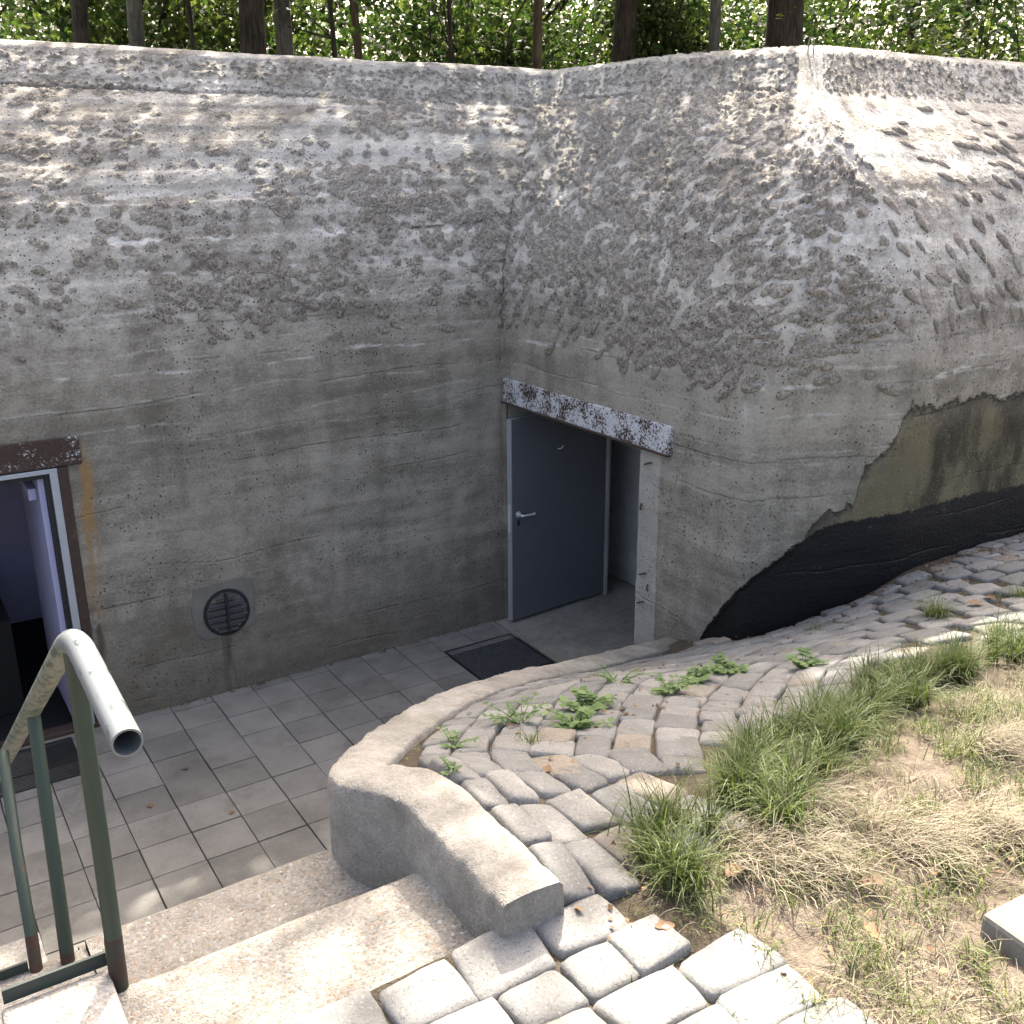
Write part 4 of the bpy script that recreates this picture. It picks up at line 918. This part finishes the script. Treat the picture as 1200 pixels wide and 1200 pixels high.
# small weeds growing in the cobbles
def weed(x, y, n, hgt, lsize, seed, label, fern=False):
    r = random.Random(seed); e = tag(empty('weed' if not fern else 'fern', (x, y, gz(x, y)+.005)), label, 'weed' if not fern else 'fern')
    st = MB(); V = []; F = []; 
    for i in range(n):
        a = r.uniform(0, 6.28); ln = r.uniform(.25, .9)*hgt; ou = r.uniform(.4, 1.7)*hgt; tip = Vector((math.cos(a)*ou, math.sin(a)*ou, ln)); mid = tip*.5+Vector((0, 0, .2*ln))
        st.tube([(0, 0, 0), tuple(mid), tuple(tip)], [.0018, .0014, .0008], 5)
        k = 9 if fern else 4
        for j in range(k):
            t = (j+1.5)/(k+1); p = Vector((0, 0, 0)).lerp(mid, min(1, 2*t)) if t < .5 else mid.lerp(tip, 2*t-1)
            for sd in (-1, 1):
                dr = Vector((math.cos(a+sd*1.2), math.sin(a+sd*1.2), r.uniform(-.2, .3))).normalized(); L = lsize*((1.1-t) if fern else r.uniform(.6, 1.1)); pr = dr.cross(Vector((0, 0, 1))).normalized()*L*(.16 if fern else .38)
                b = len(V); V += [p, p+dr*L*.45+pr, p+dr*L, p+dr*L*.45-pr]; F.append((b, b+1, b+2, b+3))
    st.build('stem', M['green_stem'] if 'green_stem' in M else M['leafd'], e)
    me = bpy.data.meshes.new('leaves'); me.from_pydata([tuple(v) for v in V], [], F); me.update(); attr(me, 'tint', np.repeat(np.clip(np.random.default_rng(seed).normal(.55, .2, len(F)), 0, 1), 4))
    link('leaves', me, M['weed'], e)
M['green_stem'] = mat_plain('stem_green', (.06, .09, .03), .7)
WD = [(-2.46, -4.04, 9, .085, .05, 'bright green leafy weed among the shaded cobbles, leftmost large one'), (-2.30, -4.20, 11, .07, .05, 'spreading green weed in the middle of the cobbled bank'), (-2.12, -4.02, 8, .07, .05, 'green weed between cobbles next to the fern'), (-1.62, -3.95, 12, .08, .055, 'broad-leaved weed on the right of the cobbled bank'), (-1.30, -3.80, 11, .075, .05, 'leafy weed clump nearest the tarred wall'),
      (-1.02, -3.70, 9, .06, .045, 'low weed near the black wall foot'), (-3.08, -4.62, 5, .04, .028, 'tiny weed at the bend of the kerb wall'), (-2.86, -4.22, 5, .05, .03, 'tiny weed beside the kerb wall'), (-.75, -3.95, 8, .06, .045, 'low weed in the sunlit cobbles')]
for i, (x, y, n, h_, ls, lab) in enumerate(WD): weed(x, y, int(n*1.3), h_*1.15, ls*(.55+.25*(i % 3)), 100+i, lab)
weed(-1.72, -3.72, 7, .13, .05, 140, 'small upright fern growing from the cobbles', True)
# grass tufts standing on the cobbles
def tuft(x, y, h_, n, label, seed):
    r = np.random.default_rng(seed); p = np.c_[r.normal(x, .03, n), r.normal(y, .03, n)]
    o = blades('grass_tuft', p, h_, .0045, .45, M['grass'], label, 'grass tuft', lambda r, n: np.clip(r.normal(.6, .2, n), 0, 1), seed, 1.2, kind=None)
tuft(.36, -3.90, .17, 160, 'arching sunlit grass tuft on the bank near the tarred wall', 31)
tuft(-2.58, -4.30, .07, 45, 'thin grass tuft between two cobbles of the bank', 32)
tuft(-2.76, -5.17, .12, 130, 'yellow-green grass tuft beside the last cobble by the kerb', 33)
tuft(.95, -4.02, .13, 90, 'arching grass blades at the far right of the bank', 34)
tuft(.10, -3.28, .09, 40, 'thin grass tuft at the foot of the black wall', 35)

# ------------------------------------------------------------------ trees
def tree(name, base, h, rad, lean, barkm, leafm, blobs, nleaf, lsize, seed, label, group, clump=.55, nb=7):
    r = random.Random(seed); rn = np.random.default_rng(seed); e = tag(empty(name, base), label, 'tree', group)
    t = MB(); pts = []; n = 9
    for i in range(n+1):
        f = i/n; pts.append(Vector((lean[0]*f*h+.10*math.sin(f*5+seed), lean[1]*f*h+.10*math.cos(f*4+seed), f*h)))
    t.tube(pts, [rad*(1.25-.25*min(1, i*2) if i < 1 else (1-.75*i/n)) for i in range(n+1)], 12)
    C = []
    for (cx, cy, cz, rx, ry, rz) in blobs:
        k = max(6, int(rx*ry*rz*1.6)+10)
        d = rn.normal(0, 1, (k, 3)); d /= np.linalg.norm(d, axis=1)[:, None]; q = d*(rn.random((k, 1))**.45)*np.array([rx, ry, rz])+np.array([cx, cy, cz]); C.append(q)
        for _ in range(nb):
            tgt = Vector(q[r.randrange(k)]); st = pts[r.randint(4, n-1)] if cz > h*.3 else pts[r.randint(2, 6)]
            mid = st.lerp(tgt, .5)+Vector((r.uniform(-.3, .3), r.uniform(-.3, .3), r.uniform(0, .5))); t.tube([st, mid, tgt], [rad*.28, rad*.16, .012], 6)
    t.build('trunk', barkm, e, smooth=True)
    C = np.concatenate(C); V, idx = leaf_cards(nleaf, C, clump, lsize, rn)
    me = mesh_np('crown', V.reshape(-1, 3), np.arange(nleaf*4).reshape(-1, 4), False)
    ct = rn.random(len(C)); attr(me, 'tint', np.repeat(np.clip(ct[idx]*.6+rn.normal(.25, .16, nleaf), 0, 1), 4))
    link('crown', me, leafm, e); return e
GT = 'trees in the wood behind the bunker'
G0 = 1.9
# (x, y, radius, height, lean, bark, label)
TR = [(1.9, 10.6, .27, 13, (0, 0), 'bark', 'thick dark trunk standing behind the left part of the roof'),
      (2.9, 11.9, .20, 12, (-.01, .0), 'barkg', 'grey-green trunk just right of the thick dark one'),
      (3.45, 11.0, .065, 9, (.0, .0), 'bark', 'thin dark stem left of the thin brown trunk'),
      (4.10, 11.2, .10, 11, (-.015, .0), 'barkb', 'thin brown trunk behind the middle of the left roof'),
      (6.3, 11.5, .07, 9, (-.03, 0), 'bark', 'slender leaning dark stem left of the inner corner'),
      (7.8, 11.0, .125, 12, (.006, 0), 'barkb', 'straight brown trunk above the inner corner of the roof'),
      (11.5, 13.0, .36, 14, (0, 0), 'bark', 'broad dark trunk in shade right of the inner corner'),
      (13.1, 13.6, .13, 11, (0, 0), 'bark', 'narrow dark trunk beside the broad shaded one'),
      (12.3, 11.1, .17, 12, (0, 0), 'barkg', 'grey-green trunk left of the biggest trunk'),
      (13.9, 10.6, .52, 15, (0, 0), 'bark', 'biggest dark trunk above the hip of the roof'),
      (18.6, 10.8, .20, 12, (.01, 0), 'bark', 'dark trunk near the right end of the skyline'),
      (.35, 11.4, .17, 11, (0, 0), 'barkg', 'pale grey trunk near the left end of the skyline'),
      (1.25, 11.0, .06, 9, (-.06, 0), 'bark', 'slanting thin stem between pale and thick dark trunks'),
      (-.9, 10.5, .16, 11, (.02, 0), 'bark', 'dark trunk at the far left of the skyline'),
      (21.5, 11.5, .12, 11, (0, 0), 'barkb', 'thin trunk at the far right of the skyline')]
SHADE = {0: [(-2.2, 5.4, 9.4, 3.6, 2.6, 1.8), (1.6, 5.8, 9.6, 3.0, 2.6, 1.8)], 5: [(5.2, 5.2, 9.6, 2.8, 2.8, 1.8), (2.4, 3.6, 9.2, 2.2, 1.3, 1.2)], 6: [(8.6, 4.2, 10, 3.0, 2.6, 1.8)],
         9: [(7.1, 2.2, 9.6, 1.7, 1.3, .9), (2.05, 1.2, 9.2, .7, .8, .6), (1.8, 1.9, 9.3, .9, .8, .6), (1.5, 1.25, 9.2, 1.3, .75, .6), (.2, 1.35, 9.2, 1.1, .6, .5)]}      # unseen limbs and crown masses added to shade roof and bank (world x, y, z)
for i, (x, y, rad, h, ln, bk, lab) in enumerate(TR):
    bl = [(0, .8, h*.72, 2.0+rad*3, 2.0, 2.4)]
    low = (r.uniform(-1, 1), r.uniform(2.5, 3.5), 4.6, 1.8, 1.0, 1.4); bl.append(low)
    n = 3000
    if i in SHADE: bl += [(a-x, b-y, c-G0, d_, e_, f_) for a, b, c, d_, e_, f_ in SHADE[i]]; n = 3000+(5200 if i != 9 else 6800)*len(SHADE[i])
    tree('broadleaf_tree', (x, y, G0), h, rad, ln, M[bk], M['leafg'], bl, n, .17, 200+i, lab, GT, .42, 5)
# understorey shrubs
r = random.Random(77)
SH = []
for k in range(26):
    az = math.radians(3+59*k/25+r.uniform(-1, 1)); D = r.uniform(25, 32); SH.append((-4.39+D*math.sin(az), -7.03+D*math.cos(az)))
pos_words = ['first', 'second', 'third', 'fourth', 'fifth', 'sixth', 'seventh', 'eighth', 'ninth', 'tenth', 'eleventh', 'twelfth', 'thirteenth']
SH.sort(key=lambda q: math.atan2(q[0]+4.39, q[1]+7.03))
for i, (x, y) in enumerate(SH):
    rn = np.random.default_rng(300+i); lab = ('leafy shrub in the wood behind the roof, %s from the left' % pos_words[i]) if i < 13 else ('leafy shrub in the wood behind the roof, %s from the right' % pos_words[25-i])
    e = tag(empty('shrub', (x, y, G0)), lab, 'shrub', 'shrubs in the wood behind the bunker')
    C = rn.normal(0, 1, (26, 3))*np.array([1.5, 1.0, 1.6])+np.array([0, 0, 3.6]); t = MB()
    for c in C[::2]: t.tube([(0, 0, 0), tuple(c*np.array([.4, .4, .55])), tuple(c)], [.03, .02, .006], 5)
    t.build('stems', M['bark'], e)
    dark = i % 2 == 1; n = 2600
    V, idx = leaf_cards(n, C, .45, .20, rn, .3); me = mesh_np('foliage', V.reshape(-1, 3), np.arange(n*4).reshape(-1, 4), False)
    ct = rn.random(len(C)); attr(me, 'tint', np.repeat(np.clip(ct[idx]*.7+rn.normal(.2, .15, n), 0, 1), 4)); link('foliage', me, M['leafd'] if dark else M['leafg'], e)
# far wood: one mass
rn = np.random.default_rng(400); n = 64000
az = np.radians(rn.uniform(-12, 78, 700)); DD = rn.uniform(35, 52, 700); C = np.c_[-4.39+DD*np.sin(az), -7.03+DD*np.cos(az), rn.uniform(2.2, 13, 700)]
V, idx = leaf_cards(n, C, 1.1, .42, rn, .3); me = mesh_np('distant_wood', V.reshape(-1, 3), np.arange(n*4).reshape(-1, 4), False)
ct = rn.random(len(C)); attr(me, 'tint', np.repeat(np.clip(ct[idx]*.7+rn.normal(.25, .15, n), 0, 1), 4))
tag(link('distant_wood', me, M['leafg']), 'sunlit green foliage of the wood far behind the bunker', 'wood', kind='stuff')
# rebar loop on the roof edge
p, n_, tu = surf(3.02, WTOP+.32); sz_ = .10
pts = [p+tu*(sz_*.25*math.cos(a))+Vector((0, 0, sz_*.55+sz_*.45*math.sin(a) if math.sin(a) > -.2 else -.02)) for a in [math.pi*(-.25+1.5*i/10) for i in range(11)]]
tag(MB().tube(pts, .0045, 6).build('steel_loop', M['kerb'], smooth=True), 'small pale steel loop on the roof edge above the hip', 'steel loop')
print('done', len(bpy.data.objects))
